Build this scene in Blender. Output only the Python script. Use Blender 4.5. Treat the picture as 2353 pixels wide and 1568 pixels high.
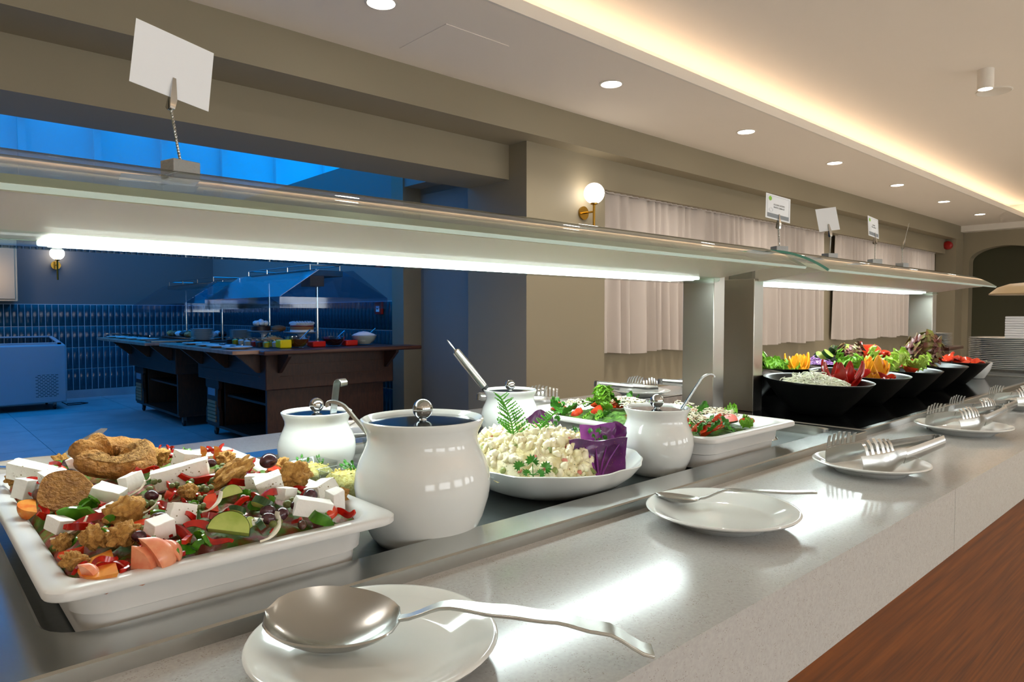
import bpy, bmesh, math, random
from mathutils import Vector, Matrix, noise, Euler
for o in list(bpy.data.objects): bpy.data.objects.remove(o)
S = bpy.context.scene
COL = S.collection
PI = math.pi
H = 1.18                       # eye height above the floor

# ------------------------------------------------------------------ camera
cam = bpy.data.objects.new('camera', bpy.data.cameras.new('camera'))
COL.objects.link(cam)
cam.data.sensor_width = 36.0
cam.data.lens = 1568.0/2353.0*36.0
cam.data.clip_start = 0.02
cam.location = (0, 0, H)
cam.rotation_euler = (math.radians(90-2.264), 0, math.radians(47.683-90))
S.camera = cam

# ------------------------------------------------------------------ world: dusk sky seen through the skylight
W = bpy.data.worlds.new('dusk_sky'); S.world = W; W.use_nodes = True
bg = W.node_tree.nodes['Background']
bg.inputs[0].default_value = (0.002, 0.30, 0.80, 1)
bg.inputs[1].default_value = 3.1

# portal over the skylight (guides sky light through the opening, gives no light itself)
pl = bpy.data.lights.new('skylight_portal', 'AREA'); pl.shape = 'RECTANGLE'; pl.size = 11.3; pl.size_y = 6.0
pl.cycles.is_portal = True
po = bpy.data.objects.new('skylight_portal', pl); COL.objects.link(po); po.location = (1.75, 8.2, 3.99)

# ------------------------------------------------------------------ exposure and light levels
vs = S.view_settings
vs.view_transform = 'Standard'; vs.look = 'None'; vs.gamma = 1.0; vs.use_curve_mapping = False
vs.exposure = 0.2
L_DOWN, L_SPOT, L_COVE, L_TUBE, L_SCONCE, L_WINDOW = 30.0, 20.0, 0.72, 1.25, 8.0, 4.7
WARM = (1.0, 0.915, 0.81); WARMER = (1.0, 0.81, 0.60); COOL = (0.93, 0.98, 1.0)

# ------------------------------------------------------------------ materials
def lin(c):
    if isinstance(c, str):
        c = [int(c[i:i+2], 16)/255 for i in (0, 2, 4)]
        c = [x/12.92 if x <= .04045 else ((x+.055)/1.055)**2.4 for x in c]
    return (c[0], c[1], c[2], 1)
MATS = {}
def M(name, col, rough=.5, metal=0., bump=0., bscale=60., col2=None, vscale=20., vlo=.4, vhi=.6, trans=0., ior=1.45,
      emis=0., ecol=None, spec=.5, coat=0., sss=0., speck=None, spscale=120., spsize=.18, stretch=None, alpha=1., aniso=0.):
    if name in MATS: return MATS[name]
    m = bpy.data.materials.new(name); m.use_nodes = True
    nt = m.node_tree; b = nt.nodes['Principled BSDF']
    b.inputs['Base Color'].default_value = lin(col); b.inputs['Roughness'].default_value = rough
    b.inputs['Metallic'].default_value = metal; b.inputs['IOR'].default_value = ior
    b.inputs['Transmission Weight'].default_value = trans; b.inputs['Specular IOR Level'].default_value = spec
    b.inputs['Coat Weight'].default_value = coat; b.inputs['Alpha'].default_value = alpha
    if sss: b.inputs['Subsurface Weight'].default_value = sss; b.inputs['Subsurface Radius'].default_value = (.01, .006, .004); b.inputs['Subsurface Scale'].default_value = .3
    if emis: b.inputs['Emission Color'].default_value = lin(ecol or col); b.inputs['Emission Strength'].default_value = emis
    tc = None
    def coords():
        nonlocal tc
        if tc is None:
            t = nt.nodes.new('ShaderNodeTexCoord'); tc = t.outputs['Object']
            if stretch:
                mp = nt.nodes.new('ShaderNodeMapping'); mp.inputs['Scale'].default_value = stretch
                nt.links.new(tc, mp.inputs['Vector']); tc = mp.outputs['Vector']
        return tc
    cur = None
    if col2 is not None:
        n = nt.nodes.new('ShaderNodeTexNoise'); n.inputs['Scale'].default_value = vscale; n.inputs['Detail'].default_value = 4
        nt.links.new(coords(), n.inputs['Vector'])
        r = nt.nodes.new('ShaderNodeValToRGB'); r.color_ramp.elements[0].position = vlo; r.color_ramp.elements[1].position = vhi
        r.color_ramp.elements[0].color = lin(col); r.color_ramp.elements[1].color = lin(col2)
        nt.links.new(n.outputs['Fac'], r.inputs['Fac']); cur = r.outputs['Color']
        nt.links.new(cur, b.inputs['Base Color'])
    if speck is not None:
        v = nt.nodes.new('ShaderNodeTexVoronoi'); v.inputs['Scale'].default_value = spscale
        nt.links.new(coords(), v.inputs['Vector'])
        r = nt.nodes.new('ShaderNodeValToRGB'); r.color_ramp.elements[0].position = spsize; r.color_ramp.elements[1].position = spsize+.06
        r.color_ramp.elements[0].color = (1, 1, 1, 1); r.color_ramp.elements[1].color = (0, 0, 0, 1)
        nt.links.new(v.outputs['Distance'], r.inputs['Fac'])
        n2 = nt.nodes.new('ShaderNodeTexNoise'); n2.inputs['Scale'].default_value = spscale*.25
        nt.links.new(coords(), n2.inputs['Vector'])
        r2 = nt.nodes.new('ShaderNodeValToRGB'); r2.color_ramp.elements[0].position = .48; r2.color_ramp.elements[1].position = .6
        nt.links.new(n2.outputs['Fac'], r2.inputs['Fac'])
        mu = nt.nodes.new('ShaderNodeMath'); mu.operation = 'MULTIPLY'
        nt.links.new(r.outputs['Color'], mu.inputs[0]); nt.links.new(r2.outputs['Color'], mu.inputs[1])
        mx = nt.nodes.new('ShaderNodeMix'); mx.data_type = 'RGBA'
        mx.inputs[6].default_value = lin(col); mx.inputs[7].default_value = lin(speck)
        if cur is not None: nt.links.new(cur, mx.inputs[6])
        nt.links.new(mu.outputs[0], mx.inputs[0]); nt.links.new(mx.outputs[2], b.inputs['Base Color'])
    if bump:
        n = nt.nodes.new('ShaderNodeTexNoise'); n.inputs['Scale'].default_value = bscale; n.inputs['Detail'].default_value = 5
        nt.links.new(coords(), n.inputs['Vector'])
        bp = nt.nodes.new('ShaderNodeBump'); bp.inputs['Strength'].default_value = min(1, bump); bp.inputs['Distance'].default_value = .004 if bump <= 1 else .004*bump
        nt.links.new(n.outputs['Fac'], bp.inputs['Height']); nt.links.new(bp.outputs['Normal'], b.inputs['Normal'])
    MATS[name] = m
    return m
def thin_glass(name, tint, refl=.06, rough=.02):
    """sheet of glass or clear plastic: see-through with a Fresnel mirror on it"""
    m = bpy.data.materials.new(name); m.use_nodes = True; nt = m.node_tree; nt.nodes.clear()
    out = nt.nodes.new('ShaderNodeOutputMaterial'); mix = nt.nodes.new('ShaderNodeMixShader')
    t = nt.nodes.new('ShaderNodeBsdfTransparent'); t.inputs[0].default_value = lin(tint)
    g = nt.nodes.new('ShaderNodeBsdfGlossy'); g.inputs['Roughness'].default_value = rough
    fr = nt.nodes.new('ShaderNodeFresnel'); ge = nt.nodes.new('ShaderNodeNewGeometry'); mr = nt.nodes.new('ShaderNodeMapRange')
    mr.inputs['To Min'].default_value = 1.5; mr.inputs['To Max'].default_value = 1/1.5
    nt.links.new(ge.outputs['Backfacing'], mr.inputs['Value']); nt.links.new(mr.outputs[0], fr.inputs['IOR'])
    ad = nt.nodes.new('ShaderNodeMath'); ad.operation = 'ADD'; ad.inputs[1].default_value = refl; ad.use_clamp = True
    nt.links.new(fr.outputs[0], ad.inputs[0]); nt.links.new(ad.outputs[0], mix.inputs[0])
    nt.links.new(t.outputs[0], mix.inputs[1]); nt.links.new(g.outputs[0], mix.inputs[2]); nt.links.new(mix.outputs[0], out.inputs[0])
    MATS[name] = m
    return m

# ------------------------------------------------------------------ geometry helpers
def roundrect(x0, x1, y0, y1, r, n=5):
    pts = []
    for (cx, cy, a0) in ((x1-r, y1-r, 0), (x0+r, y1-r, PI/2), (x0+r, y0+r, PI), (x1-r, y0+r, 1.5*PI)):
        for i in range(n+1):
            a = a0+PI/2*i/n; pts.append((cx+r*math.cos(a), cy+r*math.sin(a)))
    return pts
class G:
    """collects shapes and links them as ONE mesh object; coordinates are local to the parent"""
    def __init__(s, off=(0, 0, 0)): s.v = []; s.f = []; s.off = Vector(off)
    def add(s, vs_, fs, mat=None):
        k = len(s.v)
        for p in vs_:
            p = Vector(p)
            if mat is not None: p = mat @ p
            s.v.append(tuple(p-s.off))
        s.f += [tuple(i+k for i in f) for f in fs]
        return s
    def box(s, x0, x1, y0, y1, z0, z1, mat=None):
        return s.add([(x0,y0,z0),(x1,y0,z0),(x1,y1,z0),(x0,y1,z0),(x0,y0,z1),(x1,y0,z1),(x1,y1,z1),(x0,y1,z1)],
              [(3,2,1,0),(4,5,6,7),(0,1,5,4),(1,2,6,5),(2,3,7,6),(3,0,4,7)], mat)
    def prism(s, poly, lo, hi, axis='x', mat=None):
        """poly: points in the plane across the axis, ordered (y,z), (x,z) or (x,y)"""
        n = len(poly)
        def P(a, b, c): return {'x': (c, a, b), 'y': (a, c, b), 'z': (a, b, c)}[axis]
        vv = [P(a, b, lo) for a, b in poly]+[P(a, b, hi) for a, b in poly]
        ff = [tuple(range(n))[::-1], tuple(range(n, 2*n))]+[(i, (i+1) % n, n+(i+1) % n, n+i) for i in range(n)]
        return s.add(vv, ff, mat)
    def loft(s, loops, cap0=True, cap1=True, mat=None):
        n = len(loops[0]); vv = [p for l in loops for p in l]; ff = []
        for k in range(len(loops)-1):
            for i in range(n):
                j = (i+1) % n; ff.append((k*n+i, k*n+j, (k+1)*n+j, (k+1)*n+i))
        if cap0: ff.append(tuple(range(n))[::-1])
        if cap1: ff.append(tuple(range((len(loops)-1)*n, len(loops)*n)))
        return s.add(vv, ff, mat)
    def lathe(s, prof, seg=32, c=(0, 0, 0), mat=None, wob=None):
        loops = []
        for (r, z) in prof:
            l = []
            for i in range(seg):
                a = 2*PI*i/seg; rr = r*(1+(wob(a, z) if wob else 0))
                l.append((c[0]+rr*math.cos(a), c[1]+rr*math.sin(a), c[2]+z))
            loops.append(l)
        return s.loft(loops, prof[0][0] > 1e-6, prof[-1][0] > 1e-6, mat)
    def tube(s, path, r, seg=8, mat=None, cap=True):
        path = [Vector(p) for p in path]; loops = []; n = len(path); prev = None
        for i, p in enumerate(path):
            t = (path[min(i+1, n-1)]-path[max(i-1, 0)]).normalized()
            if prev is None:
                a = Vector((0, 0, 1)) if abs(t.z) < .9 else Vector((1, 0, 0)); u = t.cross(a).normalized()
            else: u = (prev-t*prev.dot(t)).normalized()
            prev = u; w = t.cross(u); rr = r[i] if isinstance(r, (list, tuple)) else r
            loops.append([p+u*(rr*math.cos(2*PI*k/seg))+w*(rr*math.sin(2*PI*k/seg)) for k in range(seg)])
        return s.loft(loops, cap, cap, mat)
    def ribbon(s, path, wid, th, side, mat=None):
        """flat bar along a path; side = the direction of its width (vector or list)"""
        path = [Vector(p) for p in path]; loops = []; n = len(path)
        for i, p in enumerate(path):
            t = (path[min(i+1, n-1)]-path[max(i-1, 0)]).normalized()
            sd = Vector(side[i] if isinstance(side, list) else side); sd = (sd-t*sd.dot(t)).normalized(); nn = t.cross(sd)
            w = wid[i] if isinstance(wid, (list, tuple)) else wid
            loops.append([p+sd*w/2+nn*th/2, p-sd*w/2+nn*th/2, p-sd*w/2-nn*th/2, p+sd*w/2-nn*th/2])
        return s.loft(loops, True, True, mat)
    def grid(s, f, nu, nv, th=0., mat=None, closed=False):
        P = [[Vector(f(i/nu, j/nv)) for j in range(nv+1)] for i in range(nu+1)]
        vv = [p for r in P for p in r]; m = nv+1
        ff = [(i*m+j, (i+1)*m+j, (i+1)*m+j+1, i*m+j+1) for i in range(nu) for j in range(nv)]
        if th:
            N = []
            for i in range(nu+1):
                for j in range(nv+1):
                    du = P[min(i+1, nu)][j]-P[max(i-1, 0)][j]; dv = P[i][min(j+1, nv)]-P[i][max(j-1, 0)]
                    c = du.cross(dv); N.append(c.normalized() if c.length > 1e-12 else Vector((0, 0, 1)))
            k = len(vv); vv = vv+[p-n*th for p, n in zip(vv, N)]
            ff += [tuple(k+q for q in f_)[::-1] for f_ in ff[:]]
            b = [i*m for i in range(nu+1)]+[nu*m+j for j in range(1, m)]+[i*m+nv for i in range(nu-1, -1, -1)]+[j for j in range(nv-1, 0, -1)]
            for q in range(len(b)):
                a, c = b[q], b[(q+1) % len(b)]; ff.append((a, a+k, c+k, c))
        return s.add(vv, ff, mat)
    def blob(s, c, r, sub=2, amp=.15, freq=2., seed=0, mat=None, flat=None):
        bm = bmesh.new(); bmesh.ops.create_icosphere(bm, subdivisions=sub, radius=1)
        vv = []
        for v in bm.verts:
            p = v.co.copy(); d = 1+amp*noise.noise(p*freq+Vector((seed*3.1, seed*1.7, seed)))
            if flat: d *= 1-flat*abs(noise.noise(p*freq*2.3+Vector((seed, 7, 3))))
            vv.append((c[0]+p.x*r[0]*d, c[1]+p.y*r[1]*d, c[2]+p.z*r[2]*d))
        ff = [tuple(v.index for v in f.verts) for f in bm.faces]; bm.free()
        return s.add(vv, ff, mat)
    def mesh(s, name, mat, smooth=True, angle=35):
        me = bpy.data.meshes.new(name); me.from_pydata(s.v, [], s.f); me.update()
        bm = bmesh.new(); bm.from_mesh(me); bmesh.ops.recalc_face_normals(bm, faces=bm.faces); bm.to_mesh(me); bm.free()
        if smooth:
            me.polygons.foreach_set('use_smooth', [True]*len(me.polygons)); me.set_sharp_from_angle(angle=math.radians(angle))
        if mat: me.materials.append(mat if not isinstance(mat, str) else MATS[mat])
        return me
    def obj(s, name, mat, parent=None, smooth=True, bev=0., bseg=2, angle=35, label=None, cat=None, group=None, kind=None, loc=None, rot=None, sub=0):
        o = bpy.data.objects.new(name, s.mesh(name, mat, smooth, angle)); COL.objects.link(o)
        if parent is not None: o.parent = parent
        if loc is not None: o.location = loc
        if rot is not None: o.rotation_euler = rot
        if sub: md = o.modifiers.new('sub', 'SUBSURF'); md.levels = md.render_levels = sub
        if bev: md = o.modifiers.new('bevel', 'BEVEL'); md.width = bev; md.segments = bseg; md.limit_method = 'ANGLE'; md.angle_limit = math.radians(40); md.harden_normals = False
        tag(o, label, cat, group, kind)
        return o
def tag(o, label=None, cat=None, group=None, kind=None):
    if label: o['label'] = label
    if cat: o['category'] = cat
    if group: o['group'] = group
    if kind: o['kind'] = kind
    return o
def thing(name, label, cat, loc=(0, 0, 0), rz=0., group=None, rot=None):
    o = bpy.data.objects.new(name, None); COL.objects.link(o); o.empty_display_size = .05
    o.location = loc; o.rotation_euler = rot if rot else (0, 0, rz)
    return tag(o, label, cat, group)
def put(me, name, parent=None, loc=(0, 0, 0), rot=(0, 0, 0), scale=None, **k):
    """another object sharing mesh data"""
    o = bpy.data.objects.new(name, me); COL.objects.link(o); o.parent = parent; o.location = loc; o.rotation_euler = rot
    if scale is not None: o.scale = scale if hasattr(scale, '__len__') else (scale,)*3
    return tag(o, **k)
def dup(root, loc, rz=None, label=None, rot=None, scale=None):
    """copy of a thing with copies of its parts and sub-parts"""
    r = root.copy(); COL.objects.link(r); r.location = loc
    if rz is not None: r.rotation_euler = (0, 0, rz)
    if rot is not None: r.rotation_euler = rot
    if scale: r.scale = (scale,)*3
    if label: r['label'] = label
    for ch in list(root.children):
        c = ch.copy(); COL.objects.link(c); c.parent = r
        for g in list(ch.children):
            d = g.copy(); COL.objects.link(d); d.parent = c
    return r
def ROT(rx=0, ry=0, rz=0): return Euler((rx, ry, rz)).to_matrix().to_4x4()
def TR(x, y, z): return Matrix.Translation((x, y, z))
def struct(name, g, mat, **k):
    return g.obj(name, mat, kind='structure', **k)
random.seed(7)
R = random.uniform

M('paint_taupe', '918771', .6, bump=.05, bscale=200)
M('paint_ceiling', 'efe5d9', .75, bump=.03, bscale=150)
M('paint_white', 'e4ddd2', .6)
M('paint_blue_room', '8b8880', .6)
M('upstand_white', 'd8dcdc', .55)
M('paint_far_shaded', '67645f', .6)  # bakery wall paint darkened: weaker skylight on the far wall put into its colour
M('floor_main', 'c4beb4', .35, col2='cdc7bd', vscale=3.)
M('tile_glaze', '1b4a56', .12, bump=.6, bscale=26., col2='143c48', vscale=9.)
M('grout', 'b4babc', .8)
M('floor_tile', '8f9294', .45, col2='9ea0a0', vscale=3., bump=.04, bscale=40)
M('quartz', 'a9a7a5', .15, col2='b1afad', vscale=260., vlo=.35, vhi=.65, speck='958f88', spscale=420, spsize=.25)
M('wood_front', '77400f', .55, spec=.2, col2='4c260a', vscale=5., stretch=(1.0, 3, 26), vlo=.3, vhi=.75)
M('steel', 'b9bab6', .22, 1., bump=.03, bscale=40., stretch=(2, 60, 60))
M('steel_panel', 'cac6bc', .3, 1., bump=.05, bscale=30., stretch=(60, 60, 1.5))
M('steel_dark', '6d706f', .28, 1.)
M('chrome', 'c8c9c8', .13, 1.)
M('steel_satin', 'bcbdba', .25, 1., bump=.02, bscale=200)
M('black_glass', '0a0a0a', .1, spec=.3)
M('porcelain', 'dfe0dc', .08, coat=.3)
M('melamine', 'dcdad6', .3)
M('black_plastic', '121211', .3, bump=.03, bscale=80)
M('brass', 'b08a3a', .25, 1.)
M('globe', 'fff3e0', .3, emis=L_SCONCE, ecol=WARM)
M('lens', 'fff0dc', .3, emis=L_DOWN, ecol=WARM)
M('cove_led', 'ffe0b0', .3, emis=L_COVE*10, ecol=WARMER)
M('tube_light', 'ffffff', .3, emis=L_TUBE, ecol=COOL)
M('tube_panel', 'ffffff', .3, emis=L_TUBE*19, ecol=COOL)
M('curtain', 'c3b9b1', .85, bump=.25, bscale=380., sss=0)
M('card_white', 'eceef2', .5)
M('day_window', 'f4f8ff', .3, emis=L_WINDOW, ecol=(.94, .98, 1.0))
M('rubber', '141414', .6)
M('red_plastic', '9a1510', .35)

# =================================================================== THE SETTING
CZ = H+1.637            # lower ceiling
UZ = 3.06               # raised ceiling inside the cove
XW, XE = -6.0, 15.0
# main room shell
struct('floor', G().box(XW, XE+.5, -7, 4.72, -.1, 0), 'floor_main')
blue_floor = struct('floor_bakery', G().box(-4, 4.0, 4.72, 11.2, -.1, -.006), 'grout')
tile_me = {}
ys = [4.74+1.2*k for k in range(6)]
for i in range(-4, 3):
    for j in range(6):
        x0, x1 = 1.0+1.2*i, 1.0+1.2*(i+1); y0, y1 = 4.74+1.2*j, min(4.74+1.2*(j+1), 11.19)
        x0 = max(x0, -3.99); x1 = min(x1, 3.78)
        if x1-x0 < .05 or y1-y0 < .05: continue
        key = (round(x1-x0, 3), round(y1-y0, 3))
        if key not in tile_me: tile_me[key] = G().box(.003, x1-x0-.003, .003, y1-y0-.003, -.006, .0).mesh('floor_tile', 'floor_tile')
        put(tile_me[key], 'floor_tile', blue_floor, (x0, y0, 0))
g = G()
g.box(XW, XE, 2.78, 4.0, CZ, CZ+.012); g.box(14.2, XE, -7, 2.78, CZ, CZ+.012); g.box(XW, XE, -7, -3.0, CZ, CZ+.012); g.box(XW, -4.5, -3.0, 2.78, CZ, CZ+.012)
ceil = struct('ceiling', g, 'paint_ceiling')
struct('ceiling_raised', G().box(-4.8, 14.5, -3.3, 3.1, UZ, UZ+.05), 'paint_ceiling')
# cove: a lip, a trough behind it and the back of the trough
def frame_ring(x0, x1, y0, y1, t, z0, z1):
    g = G()
    g.box(x0-t, x1+t, y1, y1+t, z0, z1); g.box(x0-t, x1+t, y0-t, y0, z0, z1); g.box(x1, x1+t, y0, y1, z0, z1); g.box(x0-t, x0, y0, y1, z0, z1)
    return g
struct('trim_1', frame_ring(-4.485, 14.185, -2.985, 2.765, .018, CZ-.001, CZ+.075), 'paint_white')
struct('trim_2', frame_ring(-4.72, 14.42, -3.22, 3.0, .02, CZ+.012, UZ), 'paint_ceiling')
led = thing('cove_light', 'warm glowing cove light strip round the raised ceiling', 'light', (4.85, 2.93, CZ+.013))
for (x0, x1, y0, y1) in ((-4.6, 14.3, 2.91, 2.95), (-4.6, 14.3, -3.17, -3.13), (14.33, 14.37, -3.0, 2.78), (-4.67, -4.63, -3.0, 2.78)):
    G(led.location).box(x0, x1, y0, y1, CZ+.013, CZ+.03).obj('led_strip', 'cove_led', led)
# ceiling hatch outline: thin recessed-looking panel
hx0, hx1, hy0, hy1 = 2.36, 2.84, 3.142, 3.627
hat = struct('ceiling_hatch', G().box(hx0+.002, hx1-.002, hy0+.002, hy1-.002, CZ-.003, CZ), 'paint_ceiling')
# fascia, header, beam, pillar, recessed wall behind the curtains
FB = H+1.383; HB = H+1.118; BB = H+1.103
struct('trim_3', G().box(XW, 14.95, 3.82, 4.24, FB, CZ+.2), 'paint_taupe')
struct('wall_header', G().box(4.76, XE, 4.0, 4.24, HB, FB), 'paint_taupe')
struct('beam', G().box(XW, 3.79, 4.2, 4.72, BB, CZ+.1), 'paint_taupe')
struct('pillar_left', G().box(XW, -.15, 3.99, 4.74, 0, FB), 'paint_taupe')
struct('pillar', G().box(3.79, 4.76, 3.99, 4.74, 0, FB), 'paint_taupe')
struct('wall_back', G().box(4.76, XE, 4.17, 4.4, 0, HB+.05), 'paint_taupe')
struct('wall_left', G().box(XW-.2, XW, -7.2, 4.72, 0, 3.3), 'paint_taupe')
struct('wall_front', G().box(XW, XE, -7.2, -7, 0, 3.3), 'paint_taupe')
g = G(); ay, ahw, asz, arise = 3.17, .56, H+.98, .27
arch = [(ay+ahw, 0)]+[(ay+ahw*math.cos(a), asz+arise*math.sin(a)) for a in [PI*i/24 for i in range(25)]]+[(ay-ahw, 0)]
poly = [(4.3, 0), (4.3, CZ+.3), (-7, CZ+.3), (-7, 0)]
# end wall with an arched niche: strips above the arch plus the two sides
g.box(XE, XE+.3, ay+ahw, 4.3, 0, CZ+.3); g.box(XE, XE+.3, -7, ay-ahw, 0, CZ+.3)
for k in range(24):
    (y0, z0), (y1, z1) = arch[1+k], arch[2+k]
    g.prism([(y1, z1), (y0, z0), (y0, CZ+.3), (y1, CZ+.3)], XE, XE+.3, 'x')
struct('wall_end', g, 'paint_taupe')
M('niche_dark', '3a3a26', .55)
struct('door_2', G().box(XE+.26, XE+.3, ay-ahw-.02, ay+ahw+.02, 0, H+1.3), 'niche_dark')
struct('trim_4', G().box(14.78, XE, -7, 3.82, CZ-.11, CZ), 'paint_white')
g = G().box(14.55, XE, 3.83, 4.16, 0, FB); struct('pillar_end', g, 'paint_taupe')
# daylight windows in the wall behind the camera
for k in range(5):
    x0 = -4.2+3.6*k
    w_ = struct('window_%d' % (k+1), G().box(x0-.06, x0+2.46, -7.0, -6.96, .88, 2.62), 'paint_white')
    for q in range(2): G().box(x0+1.22*q, x0+1.22*q+1.18, -6.962, -6.955, .94, 2.56).obj('pane', 'day_window', w_)
# bakery room behind the opening
blue_side = struct('wall_right', G().box(3.80, 4.1, 5.95, 11.4, 0, CZ+.012), 'paint_blue_room')
struct('trim_5', G().box(3.77, 4.1, 5.74, 5.95, 0, CZ), 'paint_taupe')
struct('wall_door_head', G().box(3.79, 4.1, 4.74, 5.74, H+1.255, CZ), 'paint_blue_room')
d1 = struct('door_1', G().box(3.98, 4.04, 4.74, 5.74, 0, H+1.255), 'paint_blue_room')
G().box(3.965, 3.98, 4.80, 5.68, .1, H+1.19).obj('door_leaf', 'paint_blue_room', d1, bev=.004)
blue_back = struct('wall_far', G().box(-4, 7.6, 11.21, 11.4, 0, 3.95), 'paint_far_shaded')
struct('wall_bakery_left', G().box(-4.2, -4, 4.72, 11.4, 0, 3.95), 'paint_blue_room')
struct('ceiling_bakery', G().box(-4, 7.6, 4.72, 5.2, CZ, CZ+.12), 'paint_ceiling')
g = G().box(-4, 7.6, 5.1, 5.2, CZ+.1, 3.95); g.box(7.4, 7.6, 5.2, 11.2, CZ, 3.95); g.box(4.1, 7.6, 5.2, 11.2, CZ-.08, CZ+.012)
struct('wall_upstand', g, 'upstand_white')
struct('trim_6', G().box(-4, 7.4, 11.185, 11.209, CZ, 3.95), 'upstand_white')
# skylight: posts and rafters with bolts, panes between them
thin_glass('roof_glass', 'eaf4ff', .02)
sky = thing('skylight', 'blue lit roof light with white steel rafters above the bakery room', 'skylight', (1.7, 8.2, CZ))
sky['kind'] = 'structure'
xs = [1.34+.875*k for k in range(-6, 7)]
post_me = None
for x in xs:
    g = G(sky.location); g.box(x-.035, x+.05, 11.10, 11.184, CZ, 3.87); g.obj('post', 'upstand_white', sky)
    g = G(sky.location); g.box(x-.05, x+.05, 5.2, 11.184, 3.84, 3.93); g.obj('rafter', 'upstand_white', sky)
    b = G(sky.location); b.lathe([(.0, .02), (.02, .02), (.025, 0), (.0, 0)], 10, mat=TR(x-.12, 11.184, CZ+.2) @ ROT(PI/2, 0, 0)); b.obj('bolt', 'steel_dark', sky)
for a, b_ in zip(xs[:-1], xs[1:]):
    G(sky.location).box(a+.05, b_-.05, 5.2, 11.18, 3.935, 3.943).obj('pane', 'roof_glass', sky)
# wall tiles (each a part of its wall), skirting
def tilemesh(w, h, nm):
    t = .008
    return G().loft([[(0, 0, 0), (w, 0, 0), (w, 0, h), (0, 0, h)], [(0, -t*.6, 0), (w, -t*.6, 0), (w, -t*.6, h), (0, -t*.6, h)],
                     [(.004, -t, .004), (w-.004, -t, .004), (w-.004, -t, h-.004), (.004, -t, h-.004)]]).mesh('wall_tile', 'tile_glaze', angle=70)
TW, TH, TZ = .0765, .3005, .115
tb = tilemesh(TW-.009, TH-.008, 'b')
nb = int((3.79-.0)/TW)
G().box(-4, 3.8, 11.20, 11.209, TZ, TZ+4*TH).obj('grout_bed', 'grout', blue_back)
for r_ in range(4):
    for c in range(nb):
        put(tb, 'wall_tile', blue_back, (3.79-(c+1)*TW, 11.20, TZ+r_*TH))
G().box(3.79, 3.799, 5.95, 11.2, TZ, TZ+4*TH).obj('grout_bed', 'grout', blue_side)
ns = int((11.19-5.95)/TW)
for r_ in range(4):
    for c in range(ns):
        put(tb, 'wall_tile', blue_side, (3.79, 5.955+(c+1)*TW, TZ+r_*TH), (0, 0, -PI/2))
struct('baseboard_far', G().box(-4, 3.79, 11.18, 11.2, 0, .112), 'floor_tile')
struct('baseboard_right', G().box(3.77, 3.79, 5.95, 11.2, 0, .112), 'floor_tile')

# ------------------------------------------------------------------ curtains
def curtain(x0, x1, label, seed):
    w = x1-x0; nf = int(w/.155); zt, zb = H+1.125, H-.37
    def f(u, v):
        x = x0+w*u; ph = u*nf*2*PI+2.2*math.sin(u*23+seed)+1.4*math.sin(u*57+seed*2)
        amp = .020+.036*v; y = 4.085+amp*math.sin(ph)+.008*math.sin(ph*.37+seed)*v
        return (x+.012*math.sin(ph*.5)*v, y, zt+(zb-zt)*v+.012*math.sin(u*nf*1.1+seed)*v)
    t = thing('curtain', label, 'curtain', ((x0+x1)/2, 4.08, zb), group='sheer curtains along the back wall')
    G(t.location).grid(f, nf*10, 10, th=.003).obj('fabric', 'curtain', t, angle=80)
    G(t.location).grid(lambda u, v: (x0+w*u, 4.06+.012*math.sin(u*nf*2*PI*1.7), zt+.03-.05*v), nf*6, 1, th=.004).obj('heading_tape', 'curtain', t, angle=80)
    G(t.location).tube([(x0-.05, 4.085, zt+.012), (x1+.05, 4.085, zt+.012)], .008, 8).obj('rail', 'steel_dark', t)
curtain(4.78, 9.47, 'long off-white gathered curtain nearer the globe wall lamp', 1)
curtain(9.92, 14.15, 'off-white gathered curtain at the far end towards the arch', 2)

# ------------------------------------------------------------------ wall lamps
def sconce(loc, label, power):
    t = thing('globe_wall_lamp', label, 'wall lamp', loc, group='brass globe wall lamps')   # local: wall behind at +y, globe centre at origin
    G().lathe([(0, -.0)]+[(.0875*math.sin(a), -.0875*math.cos(a)) for a in [PI*i/18 for i in range(1, 18)]]+[(0, .0875)], 28).obj('globe', 'globe', t)
    G().tube([(0, 0, -.086), (0, 0, -.36)], .011, 10).obj('stem', 'brass', t)
    G().tube([(0, 0, -.155), (0, .115, -.155)], .009, 10).obj('arm', 'brass', t)
    G().lathe([(0, .0), (.055, .0), (.058, .006), (.058, .02), (0, .02)], 28, mat=TR(0, .13, -.155) @ ROT(PI/2, 0, 0)).obj('wall_plate', 'brass', t)
    G().lathe([(.012, -.1), (.03, -.093), (.032, -.08), (0, -.08)], 20).obj('cup', 'brass', t)
    return t
sconce((4.46, 3.86, H+1.028), 'brass wall lamp with a lit globe beside the near curtain', 1)
sconce((1.70, 11.06, H+.825), 'small lit globe lamp on the far wall above the chest freezer', 1)
t = thing('globe_pendant', 'warm globe pendant at the far left edge in front of the beige cabinet', 'lamp', (.90, 10.52, H+.50))
G().lathe([(0, -.10)]+[(.10*math.sin(a), -.10*math.cos(a)) for a in [PI*i/18 for i in range(1, 18)]]+[(0, .10)], 28).obj('globe', M('globe_amber', 'ffdfae', .3, emis=L_SCONCE*1.6, ecol=WARMER), t)
G().lathe([(.012, .13), (.03, .12), (.034, .09), (0, .09)], 20).obj('cap', 'brass', t)
G().tube([(0, 0, .12), (0, 0, 3.84-H-.50)], .004, 8).obj('cable', 'rubber', t)
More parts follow.
